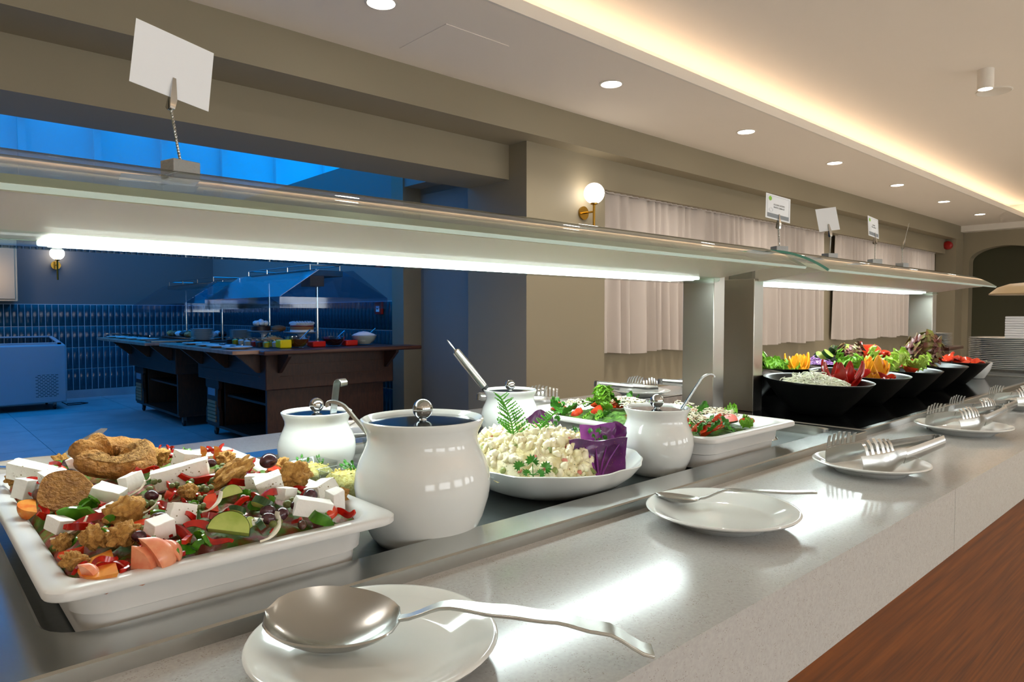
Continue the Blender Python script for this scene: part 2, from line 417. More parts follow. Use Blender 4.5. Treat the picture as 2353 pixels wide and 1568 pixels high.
# ------------------------------------------------------------------ downlights
def downlight(x, y, label):
    t = thing('recessed_downlight', label, 'ceiling light', (x, y, CZ), group='recessed round downlights')
    G().lathe([(.070, .002), (.085, .002), (.088, -.004), (.074, -.007), (.068, .0)], 28).obj('trim_ring', 'paint_white', t)
    G().lathe([(0, -.003), (.069, -.003), (.069, .0), (0, .0)], 28).obj('lens', 'lens', t)
    l = bpy.data.lights.new('downlight_lamp', 'SPOT'); l.energy = L_DOWN*2.2; l.color = WARM; l.spot_size = 2.3; l.spot_blend = .7; l.shadow_soft_size = .06
    lo = bpy.data.objects.new('downlight_lamp', l); COL.objects.link(lo); lo.parent = t; lo.location = (0, 0, -.02)
dl = ['downlight at the top edge of the picture, nearest of the ceiling row', 'second downlight of the ceiling row, beyond the hatch', 'third downlight of the ceiling row, counted from the hatch',
      'fourth downlight of the ceiling row, counted from the hatch', 'fifth downlight of the ceiling row, counted from the hatch', 'sixth downlight of the ceiling row, last but one before the end wall', 'last downlight of the ceiling row before the end wall']
for k in range(7): downlight(1.95+1.885*k, 3.163, dl[k])
for k in range(-3, 7): downlight(1.95+1.885*k, -3.45, 'downlight in the row on the far side of the dining room behind the camera')
def ceil_spot(x, y, label):
    t = thing('cylinder_spotlight', label, 'ceiling light', (x, y, UZ), group='white surface mounted spotlights')
    G().lathe([(0, 0), (.055, 0), (.055, -.15), (.048, -.15), (.046, -.142), (0, -.142)], 28).obj('body', 'paint_white', t)
    G().lathe([(0, -.141), (.044, -.141), (.044, -.144), (0, -.144)], 24).obj('lens', 'lens', t)
    l = bpy.data.lights.new('spot_lamp', 'SPOT'); l.energy = L_SPOT*2.2; l.color = WARM; l.spot_size = 2.2; l.spot_blend = .8; l.shadow_soft_size = .05
    lo = bpy.data.objects.new('spot_lamp', l); COL.objects.link(lo); lo.parent = t; lo.location = (0, 0, -.17)
ceil_spot(6.28, 1.485, 'white cylinder spotlight hanging under the raised ceiling')
for x in (-1.3, 2.5, 10.0):
    for y in (1.485, -1.2): ceil_spot(x, y, 'white cylinder spotlight of the raised ceiling, out of the picture')
ceil_spot(6.28, -1.2, 'white cylinder spotlight of the raised ceiling, out of the picture')
t = thing('ceiling_speaker', 'round flush speaker grille on the raised ceiling by the spotlight', 'speaker', (6.93, 1.575, UZ))
G().lathe([(.118, 0), (.13, 0), (.132, -.006), (.122, -.01), (.116, -.006)], 36).obj('rim', 'paint_white', t)
G().lathe([(0, -.003), (.118, -.003), (.118, -.001), (0, -.001)], 36).obj('grille', M('grille', 'b9b2a6', .7, bump=.3, bscale=500), t)
t = thing('fire_sounder', 'round red fire alarm sounder high on the end pillar', 'alarm', (14.45, 3.95, H+1.27))
G().lathe([(0, -.12), (.05, -.115), (.075, -.09), (.08, -.04), (.07, -.03), (.07, 0), (0, 0)], 24, mat=TR(.1, 0, 0) @ ROT(0, PI/2, 0)).obj('sounder', 'red_plastic', t)

# =================================================================== THE BUFFET COUNTER
CT = .900; ST = H-.264; WF = H-.285     # worktop, steel rim top, floor of the well
CX0, CX1, CY0, CY1 = -.9, 3.98, .3226, 1.554
t = thing('buffet_counter', 'long white quartz buffet counter with a brown wood front', 'counter', (1.5, .94, 0))
o3 = t.location
# worktop in two slabs with a seam, holes left under the drop-in stations
def slab(x0, x1, hx0, hx1, hy0, hy1):
    g = G(o3)
    g.box(x0, x1, CY0+.02, hy0, CT-.03, CT); g.box(x0, x1, hy1, CY1-.02, CT-.03, CT)
    if hx0 > x0: g.box(x0, hx0, hy0, hy1, CT-.03, CT)
    if hx1 < x1: g.box(hx1, x1, hy0, hy1, CT-.03, CT)
    g.obj('worktop', 'quartz', t)
XS = 1.255
slab(CX0, 1.63, -.02, 1.615, .60, 1.29)
slab(1.63, CX1, 1.66, 3.44, .62, 1.27)
for (a, b) in ((CX0, XS-.0006), (XS+.0006, 3.1), (3.1012, CX1)):
    G(o3).box(a, b, CY0, CY0+.02, CT-.104, CT).obj('front_apron', 'quartz', t)
    G(o3).box(a, b, CY1-.02, CY1, CT-.104, CT).obj('back_apron', 'quartz', t)
G(o3).box(CX0, CX0+.02, CY0+.02, CY1-.02, CT-.104, CT).obj('end_apron', 'quartz', t)
G(o3).box(CX1-.02, CX1, CY0+.02, CY1-.02, CT-.104, CT).obj('end_apron', 'quartz', t)
for (a, b) in ((CX0+.01, -.002), (.002, 2.898), (2.902, CX1-.01)):
    G(o3).box(a, b, CY0+.006, CY0+.026, .1, CT-.104).obj('wood_panel', 'wood_front', t, bev=.001)
    G(o3).box(a, b, CY1-.026, CY1-.006, .1, CT-.104).obj('wood_panel', 'wood_front', t, bev=.001)
for x in (CX0+.01, CX1-.03): G(o3).box(x, x+.02, CY0+.026, CY1-.026, .1, CT-.104).obj('end_panel', 'wood_front', t)
G(o3).box(CX0+.05, CX1-.05, CY0+.06, CY1-.06, 0, .1).obj('plinth', 'steel_dark', t)

# ------------------------------------------------------------------ drop-in cold well (near) with steel rim
def ring(x0, x1, y0, y1, r, z, n=6): return [(x, y, z) for x, y in roundrect(x0, x1, y0, y1, r, n)]
def loftrr(g, specs, n=6, cap0=False, cap1=False):
    """specs: (x0,x1,y0,y1,r,z)"""
    return g.loft([ring(*s_, n=n) for s_ in specs], cap0, cap1)
t = thing('cold_well', 'steel rimmed sunken cold well holding the white trays and jars', 'food well', (.79, .94, WF))
g = G(t.location)
IX0, IX1, IY0, IY1 = .088, 1.600, .652, 1.236
loftrr(g, [(-.04, 1.625, .592, 1.295, .004, CT-.05), (-.04, 1.625, .592, 1.295, .004, ST-.002), (-.038, 1.623, .594, 1.293, .004, ST), (IX0-.003, IX1+.003, IY0-.003, IY1+.003, .045, ST), (IX0, IX1, IY0, IY1, .043, ST-.003), (IX0+.003, IX1-.003, IY0+.003, IY1-.003, .04, WF), (IX0+.003, IX1-.003, IY0+.003, IY1-.003, .04, WF-.004)])
g.obj('rim', 'steel', t)
M('well_floor', '4c5150', .35, .7, bump=.05, bscale=90)
G(t.location).box(IX0, IX1, IY0, IY1, WF-.02, WF).obj('floor_pan', 'well_floor', t)
g = G(t.location); g.lathe([(0, .012), (.02, .012), (.03, .006), (.034, 0)], 24, (1.475, .765, WF)); g.obj('drain_cover', 'steel', t)
# ------------------------------------------------------------------ black glass station (middle)
t = thing('black_glass_station', 'raised black glass top with a steel edge under the salad bowls', 'food station', (2.5, .94, CT))
g = G(t.location)
BX0, BX1, BY0, BY1 = 1.635, 3.45, .604, 1.285
loftrr(g, [(BX0, BX1, BY0, BY1, .002, CT-.02), (BX0, BX1, BY0, BY1, .002, ST-.002), (BX0+.002, BX1-.002, BY0+.002, BY1-.002, .002, ST), (BX0+.014, BX1-.014, BY0+.014, BY1-.014, .002, ST), (BX0+.014, BX1-.014, BY0+.014, BY1-.014, .002, ST-.002)], 2)
g.obj('steel_edge', 'steel', t)
G(t.location).box(BX0+.014, BX1-.014, BY0+.014, BY1-.014, CT-.02, ST-.0012).obj('glass_top', 'black_glass', t)
# steel hot plate after it
t = thing('steel_hot_plate', 'low steel hot plate with a dark inset at the far end of the counter', 'food station', (3.72, .94, CT))
g = G(t.location); loftrr(g, [(3.50, 3.95, .604, 1.285, .004, CT-.01), (3.50, 3.95, .604, 1.285, .004, ST), (3.55, 3.90, .66, 1.23, .03, ST), (3.55, 3.90, .66, 1.23, .03, ST-.008)], 4, False, False); g.obj('steel_edge', 'steel', t)
G(t.location).box(3.54, 3.91, .65, 1.24, CT-.01, ST-.0075).obj('plate', 'black_glass', t)

# ------------------------------------------------------------------ lit gantries with a bent glass shelf
GY = .95
def arc_profile():
    pts = []; a0 = math.radians(36); Rr = .30; ya = .715+Rr*math.sin(a0); za = H+.105+Rr*(1-math.cos(a0))
    for i in range(13):
        a = a0*(1-i/12); pts.append((ya-Rr*math.sin(a), za-Rr*(1-math.cos(a))))
    n = len(pts)
    for (y, z) in [(p[0], p[1]) for p in pts[::-1]]: pts.append((2*GY-y, z))
    return pts, za
AP, ZA = arc_profile()
thin_glass('shelf_glass', 'e9f3ee', .07)
M('edge_pale', 'cfe3db', .25); M('edge_teal', '6fb0a0', .25)
def gantry(x0, x1, tx0, tx1, posts, label, foot):
    t = thing('lit_gantry', label, 'gantry', ((x0+x1)/2, GY, ST))
    of = t.location
    g = G(of)
    n = len(AP); th = .006
    nr = []
    for i in range(n):
        a = Vector((AP[min(i+1, n-1)][0]-AP[max(i-1, 0)][0], AP[min(i+1, n-1)][1]-AP[max(i-1, 0)][1])).normalized(); nr.append(Vector((-a.y, a.x)))
    loop = [(AP[i][0]+nr[i].x*th, AP[i][1]+nr[i].y*th) for i in range(n)]+[(AP[i][0], AP[i][1]) for i in range(n-1, -1, -1)]
    g.prism(loop, x0, x1, 'x'); g.obj('glass_shelf', 'shelf_glass', t, angle=40, bev=.0015)
    e0, e1 = loop[0], loop[-1]
    for (ya, za), (yb, zb) in ((loop[0], loop[-1]), (loop[n-1], loop[n])):
        sg = -1 if ya < GY else 1
        G(of).prism([(ya, za), (yb, zb), (yb+sg*.0012, zb-.0006), (ya+sg*.0012, za-.0006)], x0+.001, x1-.001, 'x').obj('polished_edge', 'edge_pale', t)
    for xx in (x0-.0012, x1): G(of).prism(loop, xx, xx+.0012, 'x').obj('polished_edge', 'edge_teal', t)
    # bent sheet steel hood below the glass
    hp = [(.745, H+.108), (.80, H+.104), (.90, H+.089), (1.0, H+.089), (1.10, H+.104), (1.155, H+.108), (1.06, H+.139), (1.0, H+.147), (.90, H+.147), (.84, H+.139)]
    G(of).prism(hp, x0+.05, x1-.05, 'x').obj('hood', 'hood_steel', t, angle=20, bev=.002)
    G(of).box(tx0, tx1, .905, .995, H+.0815, H+.089).obj('light_bar', 'tube_light', t, bev=.002)
    G(of).box(tx0+.01, tx1-.01, .915, .985, H+.0803, H+.0813).obj('light_panel', 'tube_panel', t)
    G(of).prism([(.897, H+.092), (.897, H+.081), (.905, H+.0775), (.995, H+.0775), (1.003, H+.081), (1.003, H+.092)], x0+.06, x1-.06, 'x').obj('light_cover', 'clear_cover', t, bev=.003)
    for (a, b) in posts:
        p = G(of).box(a, b, .92, 1.01, foot, H+.095).obj('post', 'steel_panel', t, bev=.0015)
        b_ = G(of).box(a+.006, b-.006, .93, 1.0, H+.095, H+.15).obj('bracket', 'steel', t)
    return t
M('hood_steel', 'dfd6c8', .4, .2, bump=.02, bscale=30, stretch=(1, 40, 40))
thin_glass('clear_cover', 'f4fffb', .0)
gantry(-.06, 1.568, .132, 1.43, ((-.035, .015), (1.518, 1.568)), 'long lit glass shelf over the white trays, nearest the camera', WF)
gantry(1.69, 3.245, 1.80, 3.06, ((1.718, 1.768), (3.195, 3.245)), 'further lit glass shelf over the black salad bowls', ST-.001)

# ------------------------------------------------------------------ card holders
M('print_grey', '8b9096', .6); M('print_green', '8cc63f', .6); M('print_black', '333333', .6); M('print_pale', 'd5d8da', .6)
def text(body, size, mat, parent, loc, rot, align='CENTER'):
    c = bpy.data.curves.new('print', 'FONT'); c.body = body; c.size = size; c.align_x = align; c.align_y = 'CENTER'; c.extrude = .00005
    o = bpy.data.objects.new('print', c); COL.objects.link(o)
    dg = bpy.context.evaluated_depsgraph_get(); dg.update()
    me = bpy.data.meshes.new_from_object(o.evaluated_get(dg)); bpy.data.objects.remove(o)
    me.materials.clear(); me.materials.append(MATS[mat])
    q = bpy.data.objects.new('print', me); COL.objects.link(q); q.parent = parent; q.location = loc; q.rotation_euler = rot
    return q
def card_holder(loc, label, base, stem_top, yaw, tilt, roll, w, h, cardoff, printed=None, brz=0):
    """local origin at the base bottom centre; card in its own frame: x across, z up, facing -y"""
    t = thing('card_holder', label, 'card holder', loc, group='card holders on the glass shelves')
    bx, by, bz = base
    G().box(-bx/2, bx/2, -by/2, by/2, 0, bz).obj('base', M('cast_metal', '9a9a98', .55, .6, bump=.3, bscale=300), t, rot=(0, 0, brz), bev=.001)
    sx, sy, sz = stem_top
    g = G()
    for k in (0, 1):      # two twisted strands
        pts = []
        for i in range(57):
            u = i/56; a = u*2*PI*9+k*PI
            pts.append((sx*u+.0009*math.cos(a), sy*u+.0009*math.sin(a), bz+(sz-bz)*u))
        g.tube(pts, .0011, 6)
    g.obj('twisted_stem', 'chrome', t)
    fr = TR(sx, sy, sz) @ ROT(0, 0, yaw) @ ROT(tilt, 0, 0) @ ROT(0, roll, 0)
    fl = Euler((fr.to_3x3().to_euler()))
    cl = G(); cl.loft([[(-.003, -.0045, 0), (.003, -.0045, 0), (.003, -.001, 0), (-.003, -.001, 0)], [(-.0042, -.006, .012), (.0042, -.006, .012), (.0042, -.001, .012), (-.0042, -.001, .012)], [(-.002, -.0016, .042), (.002, -.0016, .042), (.002, -.0006, .042), (-.002, -.0006, .042)]])
    cl.loft([[(-.003, .0045, 0), (.003, .0045, 0), (.003, .001, 0), (-.003, .001, 0)], [(-.004, .008, .004), (.004, .008, .004), (.004, .001, .010), (-.004, .001, .010)], [(-.002, .0016, .036), (.002, .0016, .036), (.002, .0006, .036), (-.002, .0006, .036)]])
    cl.obj('crocodile_clip', 'chrome', t, loc=(sx, sy, sz), rot=fl)
    c = G().grid(lambda u, v: ((u-.5)*w+cardoff[0], .003*math.sin(PI*u)*0, cardoff[1]+v*h), 8, 1, th=.0006).obj('card', 'card_white', t, loc=(sx, sy, sz), rot=fl)
    if printed:
        cx = cardoff[0]; z0 = cardoff[1]; e = -.0004
        G().box(cx-w*.44, cx+w*.44, e-.0002, e, z0+h*.06, z0+h*.22).obj('print', 'print_grey', c)
        for a in ((-.44, .44, .93, .935), (-.44, .44, .22, .225)): G().box(cx+w*a[0], cx+w*a[1], e-.0002, e, z0+h*a[2], z0+h*a[3]).obj('print', 'print_grey', c)
        for xx in (-.44, .437): G().box(cx+w*xx, cx+w*(xx+.004), e-.0002, e, z0+h*.22, z0+h*.935).obj('print', 'print_grey', c)
        G().lathe([(0, 0), (h*.09, 0), (h*.09, .0003), (0, .0003)], 24, mat=TR(cx-w*.33, e, z0+h*.82) @ ROT(PI/2, 0, 0)).obj('print', 'print_green', c)
        for i, ln in enumerate(printed): text(ln, h*.085, 'print_black', c, (cx+w*.03, e-.0001, z0+h*(.60-.11*i)), (PI/2, 0, 0))
        g = G()
        for q in range(3): g.tube([(cx-w*.3+w*.07*math.cos(a)+q*.0006, e, z0+h*.36+h*.1*math.sin(a)*(1-.2*q)) for a in [2*PI*i/16 for i in range(17)]], .00012, 4)
        g.obj('print', 'print_pale', c)
    return t
gz = ZA+.008
card_holder((.279, .935, gz), 'tallest card holder with a large blank white card, nearest the camera', (.036, .03, .024), (-.010, 0, .088), math.radians(8), math.radians(-6), math.radians(9), .098, .083, (-.002, .016), brz=.25)
card_holder((1.895, .94, gz), 'card holder with the printed white cabbage card, first on the far shelf', (.038, .03, .024), (-.006, .0, .074), math.radians(-12), math.radians(-4), math.radians(6), .105, .071, (-.004, .024), ('ΛΑΧΑΝΟ ΑΣΠΡΟ', 'WHITE CABBAGE'), brz=-.5)
card_holder((2.235, .94, gz), 'card holder with a small blank white card on the far shelf', (.038, .03, .024), (.006, .0, .078), math.radians(-45), math.radians(-10), math.radians(-7), .066, .076, (.0, .02), brz=-.4)
card_holder((2.615, .94, gz), 'card holder with a printed card turned sideways, third on the far shelf', (.038, .03, .026), (.0, .0, .080), math.radians(0), math.radians(-5), math.radians(4), .095, .071, (-.01, .024), ('ΛΑΧΑΝΟ', 'RED CABBAGE'), brz=-.6)
card_holder((2.89, .94, gz), 'card holder seen edge-on, last on the far shelf', (.038, .03, .026), (.0, .0, .080), math.radians(19), math.radians(12), 0, .09, .075, (0, .02), brz=-.2)

# ------------------------------------------------------------------ white food trays (gastronorm pans)
def gn_pan(x0, y0, name_label, depth=.065):
    w, d = .325, .530; zt = WF+depth+.001
    t = thing('food_tray', name_label, 'tray', (x0+w/2, y0+d/2, WF+.001), group='white melamine food trays')
    g = G((x0+w/2, y0+d/2, WF+.001)); x1, y1 = x0+w, y0+d
    i = .0
    def r_(ins, z, r): return (x0+ins, x1-ins, y0+ins, y1-ins, r, z)
    step = WF+depth*.45
    loftrr(g, [r_(.036, WF+.001, .03), r_(.031, WF+.003, .032), r_(.028, step-.001, .034), r_(.0235, step+.001, .036), r_(.021, zt-.012, .038), r_(.018, zt-.0095, .038), r_(.001, zt-.0095, .02), r_(0, zt-.008, .02), r_(.0, zt-.002, .02), r_(.002, zt, .02), r_(.018, zt-.0008, .032), r_(.022, zt-.004, .034), r_(.0275, step+.004, .034), r_(.033, step, .032), r_(.036, WF+.008, .03), r_(.05, WF+.006, .03)], 7, True, True)
    g.obj('tray', 'melamine', t, angle=50)
    return t
gn_pan(.083, .629, 'white rectangular tray heaped with feta and rusk salad')
gn_pan(1.050, .636, 'white rectangular tray of tomato and rocket salad beside the steel post')

# ------------------------------------------------------------------ jars with steel lids
def jar(x, y, s, label, knob=1., lidmat='chrome'):
    t = thing('lidded_jar', label, 'jar', (x, y, WF), group='white porcelain dressing jars')
    prof = [(0, .0), (.056, 0), (.060, .001), (.067, .010), (.077, .032), (.0838, .055), (.086, .072), (.0842, .088), (.079, .103), (.0728, .116), (.0695, .126), (.0700, .135), (.0745, .145), (.0775, .1515), (.0775, .1535), (.0755, .1545), (.072, .152), (.0685, .145), (.066, .135), (.066, .120), (.07, .11), (0, .11)]
    G().lathe([(r*s, z*s) for r, z in prof], 56).obj('body', 'porcelain', t, angle=60)
    ld = [(0, .1510), (.030, .1512), (.0672, .1492), (.0685, .1480), (.067, .1465), (0, .1465)]
    l = G().lathe([(r*s, z*s) for r, z in ld], 48).obj('lid', lidmat, t)
    k = .0128*knob; zc = .152*s+k*1.0
    G().lathe([(0, zc-k)]+[(k*math.sin(a), zc-k*math.cos(a)) for a in [PI*i/20 for i in range(1, 20)]]+[(0, zc+k)], 28).obj('knob', 'chrome', l)
    G().lathe([(k*.45, .150*s), (k*.35, .150*s+k*.2), (k*.3, .148*s+k*.35), (0, .148*s+k*.35)], 16).obj('knob_neck', 'chrome', l)
    return t
M('lid_mirror', '8e9498', .1, 1.)
jar(.496, .713, 1.0, 'largest white jar with a steel lid, in front of the potato salad', 1., 'lid_mirror')
jar(.540, 1.094, .765, 'white jar with an upright hooked ladle, left of the largest jar', .95, 'lid_mirror')
jar(1.014, 1.120, .765, 'white jar with a slanted whisk-like steel handle, at the back', .88, 'lid_mirror')
jar(1.015, .728, .765, 'white jar with a thin hooked ladle, right of the purple cabbage', .98, 'lid_mirror')
# ladles standing in the jars (each its own thing)
def ladle(label, pts, wid, side, th=.0016, mat='steel_satin'):
    p0 = Vector(pts[0]); t = thing('ladle', label, 'ladle', p0, group='ladles in the jars')
    g = G(p0); g.ribbon(pts, wid, th, side); g.obj('handle', mat, t, bev=.0004, angle=50)
    b = G(p0); c = Vector(pts[0]); b.lathe([(0, -.012), (.010, -.010), (.016, -.003), (.018, .006), (.0165, .006), (.014, -.001), (.009, -.008), (0, -.010)], 20, (c.x, c.y, c.z)); b.obj('cup', mat, t)
    return t
def hook(base, top, rad, dirv, n=9, drop=.9):
    """straight stem from base to top, then a hook of the given radius towards dirv"""
    base, top, d = Vector(base), Vector(top), Vector(dirv).normalized(); u = (top-base).normalized(); pts = [base+(top-base)*(i/6) for i in range(7)]
    c = top+d*rad
    for i in range(1, n+1):
        a = PI*(drop*1.1)*i/n; pts.append(c-d*rad*math.cos(a)+u*rad*math.sin(a))
    return pts
RV = Vector((.739, -.673, 0)); FV = Vector((.673, .739, 0))      # across and into the picture on the ground
b0 = Vector((.540, 1.094, WF))
p = hook(b0+RV*.024+Vector((0, 0, .075)), b0+RV*.038-FV*.012+Vector((0, 0, .166)), .009, RV*.9-FV*.55, 9, 1.)
ladle('flat steel ladle with a curled top standing in the left jar', p, .017, tuple(FV*.95+RV*.45), .0012)
b0 = Vector((.496, .713, WF))
p = hook(b0-RV*.050+FV*.02+Vector((0, 0, .10)), b0-RV*.101+FV*.018+Vector((0, 0, .163)), .0115, -RV, 9, .85)
ladle('narrow steel ladle hooked over the rim of the largest jar', p, .007, tuple(FV), .004)
b0 = Vector((1.015, .728, WF))
p = hook(b0+RV*.02+Vector((0, 0, .075)), b0+RV*.079+Vector((0, 0, .168)), .011, RV, 9, .8)
ladle('narrow hooked steel ladle leaning in the jar by the tomato tray', p, .008, tuple(FV), .003)
b0 = Vector((1.014, 1.120, WF))
t = thing('whisk_handle', 'round brushed steel handle leaning out of the back jar', 'utensil', b0-RV*.030+Vector((0, 0, .06)))
a0 = b0-RV*.030+Vector((0, 0, .08)); a1 = b0-RV*.053+Vector((0, 0, .118)); a2 = b0-RV*.122+Vector((0, 0, .205)); a3 = b0-RV*.140+Vector((0, 0, .228))
g = G(t.location); g.tube([a0, a1], .0035, 10); g.obj('shaft', 'chrome', t)
g = G(t.location); g.tube([a1, a1+(a2-a1)*.06], .0085, 14); g.obj('collar', 'rubber', t)
g = G(t.location); g.tube([a1+(a2-a1)*.05, a1+(a2-a1)*.1, a1+(a2-a1)*.6, a1+(a2-a1)*.97, a2], [.007, .0085, .0095, .009, .005], 16); g.obj('grip', 'steel_satin', t)
g = G(t.location); g.tube([a2, a2+(a3-a2)*.8, a3], [.0022, .0022, .001], 8); g.obj('hanging_loop', 'chrome', t)

# ------------------------------------------------------------------ saucers along the counter
pl_me = G().lathe([(0, .003), (.055, .003), (.058, 0), (.062, 0), (.066, .005), (.086, .0135), (.099, .0175), (.1005, .0195), (.0995, .0212), (.097, .0212), (.084, .0165), (.068, .0085), (.062, .0075), (0, .0075)], 56).mesh('plate', 'porcelain', angle=60)
def plate(x, y, label, z=CT, s=1., group='white saucers for serving cutlery'):
    return put(pl_me, 'plate', None, (x, y, z), scale=s, label=label, cat='plate', group=group)
plate(.284, .478, 'nearest white plate under the large serving spoon')
plate(.821, .482, 'white plate under the small spoon, at the counter front')
plate(1.284, .462, 'white plate under the nearest front tongs', s=.95)
plate(1.865, .468, 'white plate under the second pair of front tongs')
plate(2.47, .475, 'white plate under the further front tongs')
plate(3.02, .48, 'furthest white plate along the front edge of the counter')
plate(1.90, 1.43, 'white plate under the tongs at the back edge, by the steel post')
plate(.790, 1.40, 'white plate with a spoon at the back edge, between the jars')
plate(.170, 1.37, 'white plate behind the feta salad tray', s=1.1)
plate(1.40, 1.42, 'white plate under the tongs behind the back jar')
# spoons: bowl to the left (-x), local length along x
def spoon(label, tip, end, blen, bwid, depth, zs, hw, length, roll=0.):
    tip, end = Vector(tip), Vector(end); d = end-tip; L = Vector((d.x, d.y, 0)).length
    t = thing('serving_spoon', label, 'spoon', (tip.x, tip.y, tip.z), math.atan2(d.y, d.x), group='spoons on the plates')
    def f(u, v):
        x = blen*u; w = bwid/2*(max(0, 1-(abs(u-.45)/(.45 if u < .45 else .55))**2.2))**.5
        s_ = (v-.5)*2; dep = depth*(1-s_*s_)*math.sin(PI*min(1, u*1.02))**.7 if 0 < u < 1 else 0
        y = w*s_; zz = zs[0]+(zs[1]-zs[0])*u-dep
        return (x, y*math.cos(roll), zz+y*math.sin(roll))
    G().grid(f, 22, 14, th=.0018).obj('bowl', 'steel_satin', t, angle=60)
    n = len(zs)-1; pts = []; ws = []
    for i in range(25):
        u = i/24; q = u*(n-1); k = min(int(q), n-2); fr = q-k; fr = fr*fr*(3-2*fr)
        pts.append((blen*.985+(L-blen*.985)*u, 0, zs[1+k]*(1-fr)+zs[2+k]*fr))
        ws.append(hw[0]+(hw[1]-hw[0])*min(1, max(0, (u-.05)/.35))+(hw[2]-hw[1])*max(0, (u-.4)/.6))
    G().ribbon(pts, ws, .0030, (0, 1, 0)).obj('handle', 'steel_satin', t, bev=.0008, angle=60)
    return t
spoon('large satin steel serving spoon on the nearest plate', (.220, .541, CT+.034), (.441, .318, CT+.006), .112, .068, .023, (.004, .0, .012, .008, .004, -.004, -.022), (.009, .022, .020), .33, roll=.3)
spoon('small shiny spoon resting on the second front plate', (.800, .575, CT+.022), (.932, .404, CT+.03), .062, .040, .008, (.003, -.002, .012, .012, .012, .014), (.006, .010, .013), .21, roll=-.1)
spoon('spoon on the plate between the jars at the back edge', (.74, 1.47, CT+.022), (.86, 1.31, CT+.03), .06, .04, .008, (.003, -.002, .012, .012, .012, .014), (.006, .010, .013), .2)
# ------------------------------------------------------------------ salad tongs lying on edge, tines up
def make_tongs():
    t = thing('salad_tongs', '', 'tongs', (0, 0, 0), group='steel salad tongs on the plates')
    for s in (-1, 1):
        def side(u):     # plan curve from the spring end (u=0) to the head (u=1)
            x = .135-.235*u
            return x, s*(.008+.030*min(1, u*1.25)+.004*math.sin(PI*u))
        def f(u, v):
            x, y = side(u*.56); w = .0105+.002*u; cz = .026-.007*u
            bow = .004*math.sin(PI*v)
            return (x, y+s*bow, cz+(v-.5)*2*w)
        G().grid(f, 20, 6, th=.0012).obj('arm', 'steel_satin', t, angle=60)
        def h(u, v):
            x, y = side(.54+.46*u); k = min(1, u*2.2); k = k*k*(3-2*k)
            lo = .0085*(1-k)+.001*k; hi = .0335*(1-k)+.034*k
            return (x, y+s*(.004*math.sin(PI*v)+.006*k*math.sin(PI*min(1, u))), lo+(hi-lo)*v)
        hd = G().grid(h, 14, 5, th=.0012).obj('head', 'steel_satin', t, angle=60)
        g = G()
        for k in range(6):
            u0 = .34+.108*k; x0, y0 = side(.54+.46*u0); x1, y1 = side(.54+.46*(u0+.055))
            b = (x0, y0+s*.005, .0305); hgt = .026-.002*abs(k-3)
            g.loft([[(x0, y0+s*.004, .0355), (x1, y1+s*.004, .0355), (x1, y1+s*.0052, .0355), (x0, y0+s*.0052, .0355)],
                    [(x0-.001, y0+s*.003-s*.002, .0355+hgt*.6), (x1-.001, y1+s*.003-s*.002, .0355+hgt*.6), (x1-.001, y1+s*.0042-s*.002, .0355+hgt*.6), (x0-.001, y0+s*.0042-s*.002, .0355+hgt*.6)],
                    [(x0-.003, y0-s*.004, .0355+hgt), (x1-.0035, y1-s*.004, .0355+hgt), (x1-.0035, y1-s*.0032, .0355+hgt), (x0-.003, y0-s*.0032, .0355+hgt)]])
        g.obj('tines', 'steel_satin', hd, angle=60)
    pts = [(.135+.008*math.sin(a), .0085*math.cos(a)) for a in [PI*i/8 for i in range(9)]]
    G().ribbon([(x, y, .026) for x, y in pts], .017, .0012, (0, 0, 1)).obj('spring_bend', 'steel_satin', t, angle=60)
    return t
tg = make_tongs()
def tongs(x, y, z, rz, label, first=[True], tilt=0.):
    if first[0]: first[0] = False; o = tg; o.location = (x, y, z); o.rotation_euler = (0, tilt, rz)
    else: o = dup(tg, (x, y, z), rot=(0, tilt, rz), label=label)
    o['label'] = label
    return o
zt = CT+.0085
tongs(1.330, .452, zt, math.radians(-22), 'nearest salad tongs on the front plate, tines up', tilt=-.06)
tongs(1.915, .468, zt, math.radians(-17), 'second salad tongs along the counter front', tilt=-.06)
tongs(2.20, .50, CT, math.radians(-15), 'big salad tongs lying between two front plates', tilt=-.02)
tongs(2.52, .478, zt, math.radians(-18), 'salad tongs on the third tong plate of the counter front', tilt=-.06)
tongs(3.06, .48, zt, math.radians(-16), 'furthest salad tongs at the counter front', tilt=-.06)
tongs(1.86, 1.455, zt, math.radians(180-12), 'salad tongs at the back edge left of the steel post', tilt=-.1)
tongs(1.37, 1.46, zt, math.radians(180-20), 'salad tongs half hidden behind the back jar', tilt=-.06)
tongs(2.20, 1.45, CT, math.radians(180-8), 'salad tongs whose handle shows beside the steel post', tilt=-.06)
t = thing('serving_knife', 'pointed steel cake server sticking up behind the feta salad', 'utensil', (.19, 1.33, CT+.03))
G(t.location).ribbon([(.19, 1.33, CT+.03), (.24, 1.40, CT+.045), (.285, 1.47, CT+.055), (.305, 1.50, CT+.058)], [.016, .03, .022, .002], .0014, (.3, -.25, 1)).obj('blade', 'steel_satin', t)
G(t.location).ribbon([(.19, 1.33, CT+.03), (.15, 1.27, CT+.025), (.12, 1.22, CT+.022)], [.012, .012, .016], .003, (.3, -.25, 1)).obj('handle', 'steel_satin', t)
t = thing('fork', 'steel utensil handle poking out at the left edge of the picture', 'utensil', (.13, 1.40, CT+.026))
G(t.location).ribbon([(.0, 1.46, CT+.03), (.08, 1.43, CT+.03), (.15, 1.385, CT+.024), (.18, 1.36, CT+.02)], [.008, .012, .014, .01], .003, (.5, 1, 0)).obj('handle', 'steel_satin', t)

